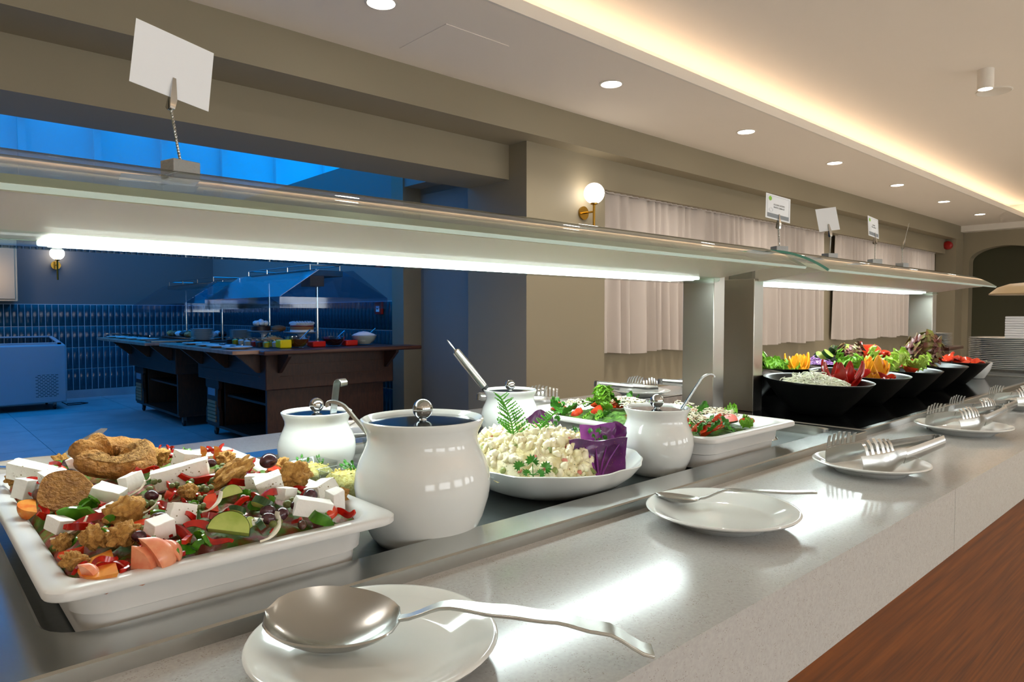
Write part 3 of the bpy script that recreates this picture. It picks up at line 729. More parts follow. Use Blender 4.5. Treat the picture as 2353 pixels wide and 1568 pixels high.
# =================================================================== FOOD
M('feta', 'f1efe6', .6, bump=.35, bscale=90, speck='7c6a34', spscale=260, spsize=.20, sss=.0)
M('feta_plain', 'f1eee7', .6, bump=.3, bscale=90)
M('rusk', 'c29150', .85, col2='7f5426', vscale=300, bump=2., bscale=500, vlo=.35, vhi=.7)
M('rusk_unit', 'c8974e', .85, col2='96652c', vscale=9, bump=.7, bscale=14, vlo=.35, vhi=.7)
M('rusk_crust', 'b27c38', .7, col2='946227', vscale=120, bump=1.5, bscale=260)
M('olive', '3a1a20', .18, col2='54303a', vscale=3, coat=.3)
M('olive_brown', '5d3d34', .2, col2='44281f', vscale=3, coat=.3)
M('caper', '5d6332', .35, col2='767a45', vscale=3)
M('red_pepper', 'c01c0d', .2, col2='960f0a', vscale=3, coat=.4)
M('tomato', 'bb2410', .2, col2='d0401c', vscale=3, coat=.3)
M('tomato_orange', 'd9702a', .22, col2='e0913c', vscale=3, coat=.3)
M('tomato_flesh', 'e2815a', .3, col2='ea9c74', vscale=3, coat=.2)
M('cucumber_flesh', 'b4c062', .35, col2='93a640', vscale=40, coat=.2)
M('cucumber_skin', '24441a', .3, coat=.2)
M('green_pepper', '4f8a1c', .2, col2='3c7414', vscale=3, coat=.4)
M('onion', 'e6dfc8', .3, col2='efeadb', vscale=3)
M('lettuce', '7fae2c', .4, col2='4f8a1e', vscale=30, vlo=.35, vhi=.65)
M('lettuce_pale', 'b9cf5c', .4, col2='8fb83a', vscale=30)
M('lettuce_red', '6a3430', .4, col2='7a7a36', vscale=4, vlo=.45, vhi=.65)
M('rocket', '3f7d1c', .4, col2='2c6414', vscale=40)
M('parsley', '3f8f22', .4, col2='2c7018', vscale=60)
M('dill', '58a52a', .45)
M('cheese', 'efe6cc', .55)
M('balsamic', '2a0f0a', .2)
M('purple_cabbage', '5e1060', .28, col2='3d0a44', vscale=14, coat=.2, speck='a8742a', spscale=400, spsize=.14)
M('purple_inner', '8d3a95', .35, col2='6a1570', vscale=18)
M('purple_shred', '6a2a7a', .4, col2='b58ac0', vscale=90)
M('white_shred', 'f2f1e2', .45, col2='e2e5c8', vscale=60)
M('orange_fruit', 'f0960c', .25, col2='f5b030', vscale=40, coat=.2)
M('salad_mix', '7a2a10', .55, col2='4a6a18', vscale=55, bump=.8, bscale=70, vlo=.42, vhi=.58)
M('potato_salad', 'eee6c4', .4, col2='dccf98', vscale=45, bump=.6, bscale=120, speck='5a7038', spscale=210, spsize=.2)
M('potato', 'eadfb0', .3, col2='f1e9ca', vscale=40, coat=.2)
M('pickle', '8f9c5a', .3, coat=.2)
M('ham', 'd88878', .4)
M('couscous', 'e8d888', .6, col2='d8c060', vscale=200, bump=1., bscale=400)

# ------------------------------------------------------------------ feta and rusk salad in the near tray
FX0, FX1, FY0, FY1 = .103, .388, .649, 1.14
def surf(x, y):
    u = min(max((x-FX0)/(FX1-FX0), 0), 1); v = min(max((y-FY0)/(FY1-FY0), 0), 1)
    return H-.228+.044*(math.sin(PI*u)**.35)*(math.sin(PI*v)**.3)
g = G(((FX0+FX1)/2, (FY0+FY1)/2, WF+.008))
def fs(u, v):
    a, b = u*2-1, v*2-1; cx_, cy_ = (FX0+FX1)/2, (FY0+FY1)/2
    x = cx_+a*((FX1-FX0)/2-.004)*math.sqrt(1-.12*b**8); y = cy_+b*((FY1-FY0)/2-.004)*math.sqrt(1-.07*a**8)
    return (x, y, max(surf(x, y)-.012, WF+.01)+.009*noise.noise(Vector((x*75, y*75, 0)))-.003)
g.grid(fs, 60, 90, th=.004)
g.obj('salad_base', 'salad_mix', None, label='wet mixed chopped vegetables underneath the feta and rusk salad', cat='salad', kind='stuff', loc=((FX0+FX1)/2, (FY0+FY1)/2, WF+.008))
T_rusk=[ (0.135,0.859,0.047),(0.194,0.916,0.078),(0.245,0.941,0.030),(0.165,0.740,0.036),(0.152,0.695,0.028),(0.132,0.710,0.026),(0.112,0.737,0.018),(0.112,0.684,0.021),(0.284,0.782,0.054),(0.312,0.883,0.028),(0.354,0.778,0.042),(0.385,0.892,0.034),(0.385,0.730,0.026),(0.114,1.070,0.022),(0.228,0.755,0.023),(0.172,1.125,0.023) ]
T_feta=[ (0.129,1.027,0.054),(0.139,0.951,0.028),(0.173,1.006,0.023),(0.198,1.059,0.025),(0.166,0.814,0.032),(0.191,0.831,0.024),(0.239,0.818,0.057),(0.263,0.883,0.027),(0.116,0.782,0.022),(0.156,0.765,0.015),(0.180,0.683,0.024),(0.203,0.699,0.025),(0.300,0.759,0.021),(0.306,0.735,0.028),(0.254,0.668,0.028),(0.324,0.668,0.039),(0.355,0.678,0.024),(0.364,0.729,0.030),(0.313,0.710,0.019),(0.112,0.969,0.025) ]
T_olive=[ (0.118,0.911,0.016),(0.163,1.026,0.013),(0.153,0.946,0.015),(0.195,0.768,0.013),(0.225,0.967,0.010),(0.332,0.800,0.021),(0.335,0.696,0.018),(0.278,0.673,0.015),(0.289,0.665,0.015),(0.274,0.662,0.014),(0.267,0.710,0.011),(0.310,0.678,0.012),(0.304,0.651,0.011),(0.286,0.864,0.013),(0.162,0.682,0.012),(0.184,0.699,0.017) ]
T_caper=[ (0.239,0.762,0.007),(0.245,0.755,0.007),(0.232,0.733,0.006),(0.221,0.719,0.006),(0.184,0.748,0.007),(0.242,0.793,0.006),(0.281,0.825,0.007),(0.294,0.847,0.007),(0.276,0.656,0.008),(0.303,0.683,0.009),(0.312,0.692,0.007),(0.279,0.727,0.007),(0.223,0.712,0.006),(0.219,0.670,0.005),(0.189,0.712,0.006),(0.169,0.694,0.007),(0.261,0.781,0.008),(0.251,0.759,0.007),(0.221,0.790,0.006),(0.200,0.794,0.007),(0.210,0.816,0.007),(0.244,0.689,0.005) ]
T_redpepper=[ (0.129,0.970,0.021),(0.112,0.845,0.020),(0.112,0.794,0.017),(0.136,0.752,0.029),(0.130,0.739,0.025),(0.229,0.836,0.017),(0.226,0.852,0.015),(0.254,0.795,0.029),(0.211,0.756,0.018),(0.196,0.729,0.019),(0.196,0.663,0.036),(0.210,0.692,0.017),(0.219,0.670,0.025),(0.281,0.708,0.018),(0.292,0.707,0.025),(0.251,0.689,0.022),(0.310,0.800,0.021),(0.354,0.656,0.019),(0.155,1.035,0.014),(0.385,0.979,0.010),(0.290,0.768,0.025),(0.232,0.685,0.019),(0.218,0.873,0.015),(0.130,0.663,0.013) ]
T_tomato=[ (0.112,0.892,0.026),(0.115,0.715,0.018),(0.151,0.752,0.021),(0.174,0.707,0.021),(0.138,0.662,0.041),(0.148,0.652,0.021),(0.163,0.653,0.023),(0.173,0.653,0.017),(0.113,0.658,0.013),(0.292,0.919,0.012),(0.308,0.916,0.012),(0.244,0.719,0.020) ]
T_cucumber=[ (0.232,0.655,0.033),(0.258,0.719,0.020),(0.251,0.655,0.019),(0.264,0.653,0.017),(0.279,0.685,0.022),(0.250,0.682,0.015) ]
T_greenpepper=[ (0.147,0.806,0.018),(0.140,0.708,0.018),(0.185,0.652,0.016),(0.202,0.652,0.014),(0.210,0.656,0.020),(0.325,0.653,0.023),(0.132,0.786,0.022),(0.149,0.734,0.015) ]
T_onion=[ (0.120,0.745,0.027),(0.183,0.788,0.025),(0.186,0.733,0.022),(0.237,0.706,0.024),(0.274,0.651,0.032),(0.210,0.832,0.015) ]
rnd = random.Random(11)
TRAY = 'in the feta salad tray'
# rusks
def rusk_chunk(seed, sub=4):
    return G().blob((0, 0, 0), (.5, .42, .36), sub, .55, 2.2, seed, flat=.35).mesh('rusk_piece', 'rusk_unit', angle=80)
rk = [rusk_chunk(s_) for s_ in (1, 2, 3, 4, 5)]
rl = {0: 'large round rusk half showing its crumb, left in the feta salad tray', 1: 'largest ring-shaped rusk on top of the feta salad', 2: 'small rusk chunk right of the ring-shaped rusk', 3: 'upper rusk lump in the middle front of the feta salad', 4: 'lower rusk lump under another one in the feta salad front',
      5: 'split rusk piece left of the rusk lumps in the feta salad', 6: 'rusk crumb against the left wall of the feta tray', 7: 'rusk chunk at the near left corner of the feta tray', 8: 'long slanted rusk crust in the middle of the feta salad', 9: 'rusk nub behind the long slanted crust', 10: 'rusk chunk beside the black olive on top at right',
      11: 'rusk chunk touching the right rim of the feta tray', 12: 'rusk piece in the right corner of the feta tray', 13: 'dark rusk piece at the far left corner of the feta tray', 14: 'tiny rusk crumb among the capers', 15: 'rusk edge at the far rim behind the feta slabs'}
for i, (x, y, s_) in enumerate(T_rusk):
    z = surf(x, y); lb = rl[i]; gp = 'rusk pieces in the feta salad'
    if i == 0:
        t = thing('rusk', lb, 'rusk', (x, y, z+.006), group=gp, rot=(math.radians(52), math.radians(18), math.radians(-40)))
        n_ = lambda a, zz: .04*math.sin(3*a+1)+.03*math.sin(5*a)
        G().lathe([(0, -.010), (.018, -.0085), (.0285, -.002), (.030, .004), (.0285, .0075)], 40, wob=n_, c=(0, 0, 0)).obj('crust', 'rusk_crust', t)
        G().grid(lambda u, v: ((.0005+.028*u)*(1+n_(2*PI*v, 0))*math.cos(2*PI*v), (.0005+.028*u)*(1+n_(2*PI*v, 0))*math.sin(2*PI*v), .0065+.0022*noise.noise(Vector((u*9*math.cos(2*PI*v), u*9*math.sin(2*PI*v), 3)))), 12, 40).obj('crumb', 'rusk', t)
        t.scale = (.95, .78, .95)
    elif i == 1:
        t = thing('rusk', lb, 'rusk', (x, y, z+.016), group=gp, rot=(math.radians(24), math.radians(10), math.radians(-20)))
        def tor(u, v):
            a = 2*PI*u; b = 2*PI*v; r = .0155*(1+.55*noise.noise(Vector((math.cos(a)*2, math.sin(a)*2, 1))))
            r2 = r*(1+.3*noise.noise(Vector((math.cos(a)*3+math.cos(b), math.sin(a)*3, math.sin(b)*1.5))))
            return ((.025+r2*math.cos(b))*math.cos(a)*1.12, (.025+r2*math.cos(b))*math.sin(a)*.9, r2*math.sin(b)*.8)
        G().grid(tor, 48, 18).obj('ring', 'rusk_crust', t)
        G().grid(lambda u, v: tuple(Vector(tor(u*.5+.62, .18+.2*v))+Vector((0, 0, .001+.0025*noise.noise(Vector((u*30, v*12, 0)))))), 30, 8).obj('crumb', 'rusk', t)
    elif i == 8:
        put(rk[0], 'rusk', None, (x, y, z+.008), (.5, -.35, math.radians(25)), (s_*1.15, s_*.5, s_*.75), label=lb, cat='rusk', group=gp)
    else:
        put(rk[i % 5], 'rusk', None, (x, y, z+s_*.12), (rnd.uniform(-.5, .5), rnd.uniform(-.5, .5), rnd.uniform(0, 6)), (s_*1.1, s_*1.0, s_*1.1), label=lb, cat='rusk', group=gp)
# feta
def feta_piece(ax, ay, az, seed):
    bm = bmesh.new(); bmesh.ops.create_cube(bm, size=1); bmesh.ops.subdivide_edges(bm, edges=bm.edges, cuts=3, use_grid_fill=True)
    g = G(); vv = []
    for v in bm.verts:
        p = v.co.copy(); n_ = noise.noise(p*2.5+Vector((seed, seed*2, 0)))*.09
        q = Vector((p.x*(1+n_+.18*p.z*math.sin(seed)), p.y*(1-n_+.15*p.x*math.cos(seed*2)), p.z*(1+n_)))
        vv.append((q.x*ax, q.y*ay, q.z*az))
    g.add(vv, [tuple(v.index for v in f.verts) for f in bm.faces]); bm.free()
    return g
fl = ['long thick feta slab at the far left of the feta salad', 'feta piece under the large rusk half', 'feta cube behind the ring-shaped rusk, left one', 'furthest feta cube behind the ring-shaped rusk', 'wide feta block in front of the ring-shaped rusk', 'feta wedge right of the wide block below the ring rusk',
      'largest oregano-dusted feta slab in the middle', 'feta piece standing behind the largest slab', 'lone feta block at the left front of the feta tray', 'small feta corner among the red pepper at left', 'feta block at the front by the curled red pepper', 'tilted feta slab behind the curled red pepper',
      'feta piece left of the black olive on the right heap', 'oregano-covered feta wedge below the black olive', 'flat oily feta slice in front by the cucumber', 'clean white feta brick at the right front', 'upright feta slab beside the right corner rusk', 'feta block behind the white brick at right', 'small feta lump under the right rusk', 'feta triangle against the left wall of the feta tray']
dims = [(1, .55, .36), (.9, 1, .5), (.9, .9, .8), (1, .8, .6), (1, .5, .42), (.9, .6, .7), (1, .35, .38), (.9, .7, .8), (1, .7, .6), (1, .8, .6), (.9, .7, .75), (1, .55, .8), (1, .7, .7), (.95, .7, .8), (1, .55, .22), (1, .5, .45), (.7, .6, 1), (1, .8, .5), (1, .8, .7), (.9, .6, .9)]
rz_ = [-.5, .3, .4, .2, -.75, .5, -.35, .4, -1.2, .3, .25, .1, -.6, -.3, -.9, -.25, .2, .3, .5, .8]
for i, (x, y, s_) in enumerate(T_feta):
    d_ = dims[i]; k = 1.0
    feta_piece(s_*d_[0]*k, s_*d_[1]*k, s_*d_[2]*k, i+1).obj('feta_cube', 'feta' if i in (0, 1, 3, 6, 7, 11, 12, 13, 14, 17) else 'feta_plain', None, angle=38, bev=.0006, loc=(x, y, surf(x, y)+s_*d_[2]*.22), rot=(.25*math.sin(i*2.1), .3*math.cos(i*1.7), rz_[i]), label=fl[i], cat='feta', group='feta pieces in the feta salad')
# olives
ol = [G().blob((0, 0, 0), (.5, .40, .40), 3, .06, 1.2, s_).mesh('olive', m_) for s_, m_ in ((1, 'olive'), (2, 'olive_brown'))]
ol_l = {5: 'shiny black olive on the very top of the right heap', 6: 'long purple olive leaning on the white feta brick', 3: 'speckled black olive in the middle of the feta salad', 0: 'brown olive by the left wall of the feta tray', 14: 'black olive in front of the lower rusk lump'}
for i, (x, y, s_) in enumerate(T_olive):
    put(ol[1 if i in (0, 10, 12, 15) else 0], 'olive', None, (x, y, surf(x, y)+s_*.25+(.012 if i == 5 else 0)), (rnd.uniform(-.3, .3), rnd.uniform(-.4, .4), rnd.uniform(0, 3)), s_*1.08,
        label=ol_l.get(i, 'glossy dark olive lying among the peppers of the feta salad'), cat='olive', group='olives in the feta salad')
cp = G().blob((0, 0, 0), (.5, .5, .46), 2, .05, 1.5, 3).mesh('caper', 'caper')
for i, (x, y, s_) in enumerate(T_caper):
    for dx, dy in ((0, 0), (s_*.9, s_*.4)) if i % 2 == 0 else ((0, 0),):
        put(cp, 'caper', None, (x+dx, y+dy, surf(x, y)+s_*.3), (rnd.uniform(0, 3), 0, rnd.uniform(0, 3)), s_*1.05, label='small green caper scattered over the feta salad', cat='caper', group='capers in the feta salad')
# red pepper strips: curled bands
def strip_mesh(seed, curl, name='pepper_strip', mat='red_pepper', wid=.22, th=.06):
    r_ = random.Random(seed); pts = []; x = y = 0; a = 0
    for i in range(13):
        pts.append((x, y, .10*math.sin(i*.5+seed))); a += curl/12*(1+.5*math.sin(i*.9+seed)); x += math.cos(a)/12; y += math.sin(a)/12
    cx = sum(p[0] for p in pts)/13; cy = sum(p[1] for p in pts)/13
    pts = [(p[0]-cx, p[1]-cy, p[2]) for p in pts]
    return G().ribbon(pts, [wid*(.5+.5*math.sin(PI*(i+.7)/13.4)) for i in range(13)], th, (.2, 0, 1)).mesh(name, mat, angle=80)
rp = [strip_mesh(s_, c_) for s_, c_ in ((1, 1.2), (2, 2.4), (3, .7), (4, -1.8), (5, 3.4))]
rp_l = {10: 'long curled red pepper strip at the front beside the feta block', 3: 'long slanting red pepper strip left of the rusk lumps', 14: 'broad dark red pepper piece below the oregano feta wedge', 17: 'red pepper tip in the right corner of the feta tray'}
for i, (x, y, s_) in enumerate(T_redpepper):
    L = s_*1.7
    put(rp[i % 5], 'pepper_strip', None, (x, y, surf(x, y)+.003), (rnd.uniform(-.5, .5), rnd.uniform(-.3, .3), rnd.uniform(0, 6.28) if i not in (10, 3) else (.7 if i == 10 else .9)), (L, L, min(L, .034)), label=rp_l.get(i, 'wet red pepper strip tucked into the feta salad'), cat='pepper strip', group='red pepper strips in the feta salad')
# tomatoes: wedges
def wedge_mesh(matname, seed, n=10, ang=1.1):
    g = G(); loops = []
    for j in range(n+1):       # from tip to tip along the wedge
        v = -1+2*j/n; rr = math.sqrt(max(0, 1-v*v))*.5; l = [(0, v*.5, 0)]
        for k in range(7):
            a = -ang/2+ang*k/6; l.append((rr*math.cos(a), v*.5, rr*math.sin(a)))
        loops.append(l)
    g.loft(loops, False, False)
    return g.mesh('tomato_wedge', matname, angle=50)
wm = [wedge_mesh('tomato', 1), wedge_mesh('tomato_orange', 2), wedge_mesh('tomato_flesh', 3, ang=.9)]
to_l = {4: 'big orange tomato half at the front of the feta tray', 5: 'pale pink tomato wedge at the near rim, left one', 6: 'pale pink tomato wedge at the near rim, middle one', 7: 'pale tomato wedge with a yellow edge at the near rim', 8: 'tomato tip in the near left corner of the feta tray', 0: 'orange tomato wedge by the left wall of the feta tray', 9: 'small orange tomato tip at the back, left of a pair', 10: 'small orange tomato tip at the back, right of a pair'}
for i, (x, y, s_) in enumerate(T_tomato):
    m_ = wm[2] if i in (5, 6, 7, 8) else wm[1] if i in (0, 4, 9, 10) else wm[0]
    if i in (5, 6, 7, 8): rot_, sc = (1.9+rnd.uniform(-.2, .2), rnd.uniform(-.3, .2), -.8+rnd.uniform(-.3, .3)), (s_*2.0, s_*1.9, s_*1.8)
    elif i in (9, 10): rot_, sc = (1.5, 0, .3), (s_*1.3,)*3
    else: rot_, sc = (rnd.uniform(-.6, .6), rnd.uniform(.2, 1.), rnd.uniform(0, 6)), (s_*1.35,)*3
    put(m_, 'tomato_wedge', None, (x, y, surf(x, y)+(.008 if i in (9, 10) else 0)), rot_, sc, label=to_l.get(i, 'red tomato wedge half buried in the feta salad'), cat='tomato', group='tomato wedges in the feta salad')
# cucumber chunks
def cuke(label, x, y, z, s_, rot, full=False, group='cucumber chunks in the feta salad'):
    t = thing('cucumber_piece', label, 'cucumber', (x, y, z), group=group, rot=rot)
    n = 14; a1 = 2*PI if full else PI
    pts = [(.5*s_*math.cos(a1*i/n), .5*s_*math.sin(a1*i/n)) for i in range(n+(0 if full else 1))]
    G().prism(pts, -.16*s_, .16*s_, 'z').obj('flesh', 'cucumber_flesh', t, bev=.0005)
    sk = [(1.02*p[0], 1.02*p[1]) for p in pts]
    g = G(); m = len(sk); rng = range(m) if full else range(m-1)
    for i in rng:
        j = (i+1) % m; g.add([(sk[i][0], sk[i][1], -.155*s_), (sk[j][0], sk[j][1], -.155*s_), (sk[j][0], sk[j][1], .155*s_), (sk[i][0], sk[i][1], .155*s_)], [(0, 1, 2, 3)])
    g.obj('skin', 'cucumber_skin', t)
cl_ = ['largest pale cucumber half slice at the front of the feta salad', 'dark-skinned cucumber chunk in the middle of the feta salad', 'cucumber chunk right of the large cucumber slice', 'small cucumber chunk beside the onion at the front', 'cucumber piece under the broad red pepper', 'cucumber piece beside the red pepper strips at the front']
for i, (x, y, s_) in enumerate(T_cucumber):
    cuke(cl_[i], x, y, surf(x, y)+.004, s_*1.15, (1.0+.3*math.sin(i), .2*math.cos(i*2), -.5+.6*i))
gp_ = [strip_mesh(21, .9, 'green_pepper_piece', 'green_pepper', .5, .08), strip_mesh(22, 2.2, 'green_pepper_piece', 'green_pepper', .35, .08)]
gl_ = {5: 'bright green pepper ring end at the right front of the feta salad'}
for i, (x, y, s_) in enumerate(T_greenpepper):
    put(gp_[i % 2], 'green_pepper_piece', None, (x, y, surf(x, y)+.003), (rnd.uniform(-.9, .9), rnd.uniform(-.3, .3), rnd.uniform(0, 6)), (s_*1.5,)*3, label=gl_.get(i, 'green pepper piece tucked into the feta salad'), cat='green pepper', group='green pepper pieces in the feta salad')
on_ = strip_mesh(31, 1.3, 'onion_slice', 'onion', .26, .05)
ol2 = ['long onion sliver left of the split rusk', 'onion sliver below the feta wedge in the middle', 'pale onion sliver beside the speckled olive', 'onion sliver in front of the capers', 'white onion curl at the near rim right of the cucumber', 'translucent onion bit behind the feta wedge']
for i, (x, y, s_) in enumerate(T_onion):
    put(on_, 'onion_slice', None, (x, y, surf(x, y)+.005), (1.1, .1, -.55+.2*i), (s_*1.3, s_*1.3, s_), label=ol2[i], cat='onion', group='onion slivers in the feta salad')
# filler bits so that the heap reads as many pieces
rnd2 = random.Random(5)
for k in range(92):
    x = rnd2.uniform(FX0+.012, FX1-.012); y = FY0+.008+(FY1-FY0-.04)*rnd2.random()**(1.0 if k < 46 else 2.6); s_ = rnd2.uniform(.014, .024); c = k % 4
    me_ = (rp[k % 5], wm[0], gp_[k % 2], rp[(k+2) % 5])[c]; nm = ('pepper_strip', 'tomato_wedge', 'green_pepper_piece', 'pepper_strip')[c]
    lb, ct, gr = (('wet red pepper strip tucked into the feta salad', 'pepper strip', 'red pepper strips in the feta salad'), ('red tomato wedge half buried in the feta salad', 'tomato', 'tomato wedges in the feta salad'), ('green pepper piece tucked into the feta salad', 'green pepper', 'green pepper pieces in the feta salad'))[c % 3]
    put(me_, nm, None, (x, y, surf(x, y)-.003), (rnd2.uniform(-.6, .6), rnd2.uniform(-.5, .5), rnd2.uniform(0, 6)), (s_*1.5, s_*1.5, s_*1.2), label=lb, cat=ct, group=gr)

# ------------------------------------------------------------------ leaves and sprigs
def ruffle_mesh(name, mat, seed, w=.5, L=1., ruf=.12, curl=.5, nfr=5, cup=.25):
    def f(u, v):
        s_ = (v-.5)*2; ww = w*math.sin(PI*min(1, .08+u*.92))**.6*(.5+.5*u)+.02
        e = abs(s_)**2; fr = ruf*e*math.sin(nfr*2*PI*u+seed+2*s_)+ruf*.6*(u**3)*math.sin(nfr*3*s_+seed)
        a = curl*u
        return (s_*ww+.06*e*math.sin(9*u+seed), L*math.sin(a)/curl if curl else L*u, L*(1-math.cos(a))/max(curl, 1e-3)+fr+cup*e*ww)
    return G().grid(f, 22, 14, th=.012).mesh(name, mat, angle=80)
LF = {k: [ruffle_mesh('leaf', m_, s_, cv[0], 1., cv[1], cv[2]) for s_ in (1, 2.3, 4.1)] for k, m_, cv in (('green', 'lettuce', (.5, .14, .9)), ('pale', 'lettuce_pale', (.5, .13, .8)), ('red', 'lettuce_red', (.55, .18, 1.2)), ('rocket', 'rocket', (.22, .05, .6)))}
def lettuce(label, loc, s_, kind, n, spread=1., seed=0, lean=.5, cat='lettuce', name='lettuce', group=None):
    t = thing(name, label, cat, loc, group=group); r_ = random.Random(seed)
    for k in range(n):
        a = 2*PI*k/n+r_.uniform(-.4, .4); d_ = s_*.18*spread*r_.uniform(.2, 1)
        put(LF[kind][k % 3], 'leaf', t, (d_*math.cos(a), d_*math.sin(a), r_.uniform(-.1, .1)*s_), (lean+r_.uniform(-.3, .4), r_.uniform(-.4, .4), a-PI/2), s_*r_.uniform(.75, 1.1))
    return t
def parsley_mesh(seed):
    g = G(); r_ = random.Random(seed)
    g.tube([(0, 0, -.2), (.02, 0, -.1), (0, 0, 0)], .02, 6)
    for (ax, az, sz) in ((-.9, .55, .62), (0, .95, .7), (.9, .5, .62), (-.4, .1, .45), (.5, .05, .45)):
        c = Vector((ax*.45, 0, az*.45)); g.tube([(0, 0, 0), tuple(c*.8)], .014, 5)
        n = 9; pts = []
        for k in range(2*n+1):
            a = -2.2+4.4*k/(2*n); rr = sz*.42*(1 if k % 2 == 0 else .68)*(1-.12*abs(a)); pts.append((rr*math.sin(a), rr*math.cos(a)))
        ang = math.atan2(ax, az+.2); vv = [(c.x, .0, c.z)]; y_ = r_.uniform(-.12, .12)
        for (px, pz) in pts: vv.append((c.x+px*math.cos(ang)+pz*math.sin(ang), y_+.08*math.sin(px*9), c.z-px*math.sin(ang)+pz*math.cos(ang)))
        ff = [(0, k, k+1) for k in range(1, len(vv)-1)]; m = len(vv)
        vv2 = vv+[(x, y-.012, z) for x, y, z in vv]; ff2 = ff+[tuple(q+m for q in f)[::-1] for f in ff]+[(k, k+m, k+1+m, k+1) for k in range(1, m-1)]
        g.add(vv2, ff2)
    return g.mesh('parsley', 'parsley', angle=60)
PS = [parsley_mesh(s_) for s_ in (1, 2)]
def parsley(label, loc, s_, rot, k=0, group='parsley sprigs'):
    return put(PS[k % 2], 'parsley_sprig', None, loc, rot, s_, label=label, cat='parsley', group=group)
# ------------------------------------------------------------------ platter of potato salad
PX, PY = .795, .785
t = thing('salad_platter', 'white wavy-rimmed round platter holding the potato salad', 'platter', (PX, PY, WF))
wv = lambda a, z: (.018*math.sin(9*a)+.012*math.sin(14*a+1))*min(1, z/.05)
def plat(u, prof, seg=72): pass
G().lathe([(0, .0), (.085, 0), (.092, .002), (.118, .014), (.142, .034), (.153, .049), (.1545, .0515), (.1525, .0525), (.146, .046), (.13, .030), (.105, .014), (.08, .009), (0, .009)], 96, wob=wv).obj('platter', 'porcelain', t, angle=60)
def mound(x, y):
    d_ = math.hypot((x-PX+.033)/.122, (y-PY-.016)/.120)
    h = .084*(max(0, 1-d_**3.4))**.6
    rr = math.hypot(x-PX, y-PY); fl_ = .0105 if rr < .09 else .0105+(rr-.09)*.45
    q = Vector((x*70, y*70, 0)); return WF+max(.0105+h, fl_+.0015)+(.0055*noise.noise(q)+.004*noise.noise(q*2.3))*(1 if h > .004 else 0)
g = G((PX, PY, WF+.012))
g.grid(lambda u, v: (PX-.028+.120*u*math.cos(2*PI*v), PY+.014+.118*u*math.sin(2*PI*v), mound(PX-.028+.120*u*math.cos(2*PI*v), PY+.014+.118*u*math.sin(2*PI*v))), 60, 140)
ps = g.obj('potato_salad', 'potato_salad', None, angle=80, label='heap of creamy potato salad on the wavy platter', cat='salad', kind='stuff', loc=(PX, PY, WF+.012))
r_ = random.Random(3); gg = {'potato': G((PX, PY, WF+.012)), 'pickle': G((PX, PY, WF+.012)), 'ham': G((PX, PY, WF+.012))}
for k in range(620):
    a = r_.uniform(0, 2*PI); d_ = .115*math.sqrt(r_.uniform(0, .98)); x, y = PX-.028+d_*math.cos(a), PY+.014+d_*math.sin(a); m_ = 'potato' if k % 12 < 10 else ('pickle' if k % 12 == 10 else 'ham')
    s_ = r_.uniform(.005, .011)*(1 if m_ == 'potato' else .75)
    gg[m_].blob((0, 0, 0), (s_, s_*.8, s_*.62), 1, .5, 1.5, k, mat=TR(x, y, mound(x, y)) @ ROT(r_.uniform(0, 3), r_.uniform(0, 3), 0))
for m_, q in gg.items(): q.obj({'potato': 'potato_bits', 'pickle': 'pickle_bits', 'ham': 'ham_bits'}[m_], m_, ps, kind='stuff', angle=70)
# purple cabbage leaves standing at the right of the heap
def cabbage_leaf(label, loc, rz, tilt, w, h, bow, mat, seed):
    t = thing('cabbage_leaf', label, 'cabbage leaf', loc, rot=(tilt, 0, rz), group='purple cabbage leaves')
    def f(u, v):
        s_ = (u-.5)*2
        return (w/2*s_*(.82+.18*v), bow*(s_*s_)+.010*math.sin(v*2.5+seed)*v+.002*noise.noise(Vector((u*7, v*7, seed))), h*v*(1-.10*abs(s_)**1.5)+.004*math.sin(7*u+seed)*v)
    G().grid(f, 22, 14, th=.0022).obj('blade', mat, t, angle=80)
    g = G()
    for k in range(-2, 3): g.tube([(w*.02*k, .0015+bow*.0, .002), (w*.11*k*.9, .001+bow*(.22*k)**2, h*.45), (w*.2*k, .0005+bow*(.4*k)**2, h*.85)], [.0022, .0014, .0006], 6)
    g.obj('veins', 'purple_inner', t)
cabbage_leaf('front purple cabbage leaf leaning on the potato salad', (.812, .690, WF+.028), math.radians(-30), math.radians(-18), .094, .062, -.016, 'purple_cabbage', 1)
cabbage_leaf('pale-veined purple cabbage leaf behind the front one', (.884, .748, WF+.040), math.radians(-50), math.radians(-20), .074, .060, .014, 'purple_inner', 2)
cabbage_leaf('dark purple cabbage leaf touching the right jar', (.908, .742, WF+.042), math.radians(-34), math.radians(-10), .044, .056, -.008, 'purple_cabbage', 3)
cabbage_leaf('purple cabbage tip peeping up behind the potato salad', (.850, .868, WF+.050), math.radians(-15), math.radians(8), .055, .062, -.006, 'purple_cabbage', 4)
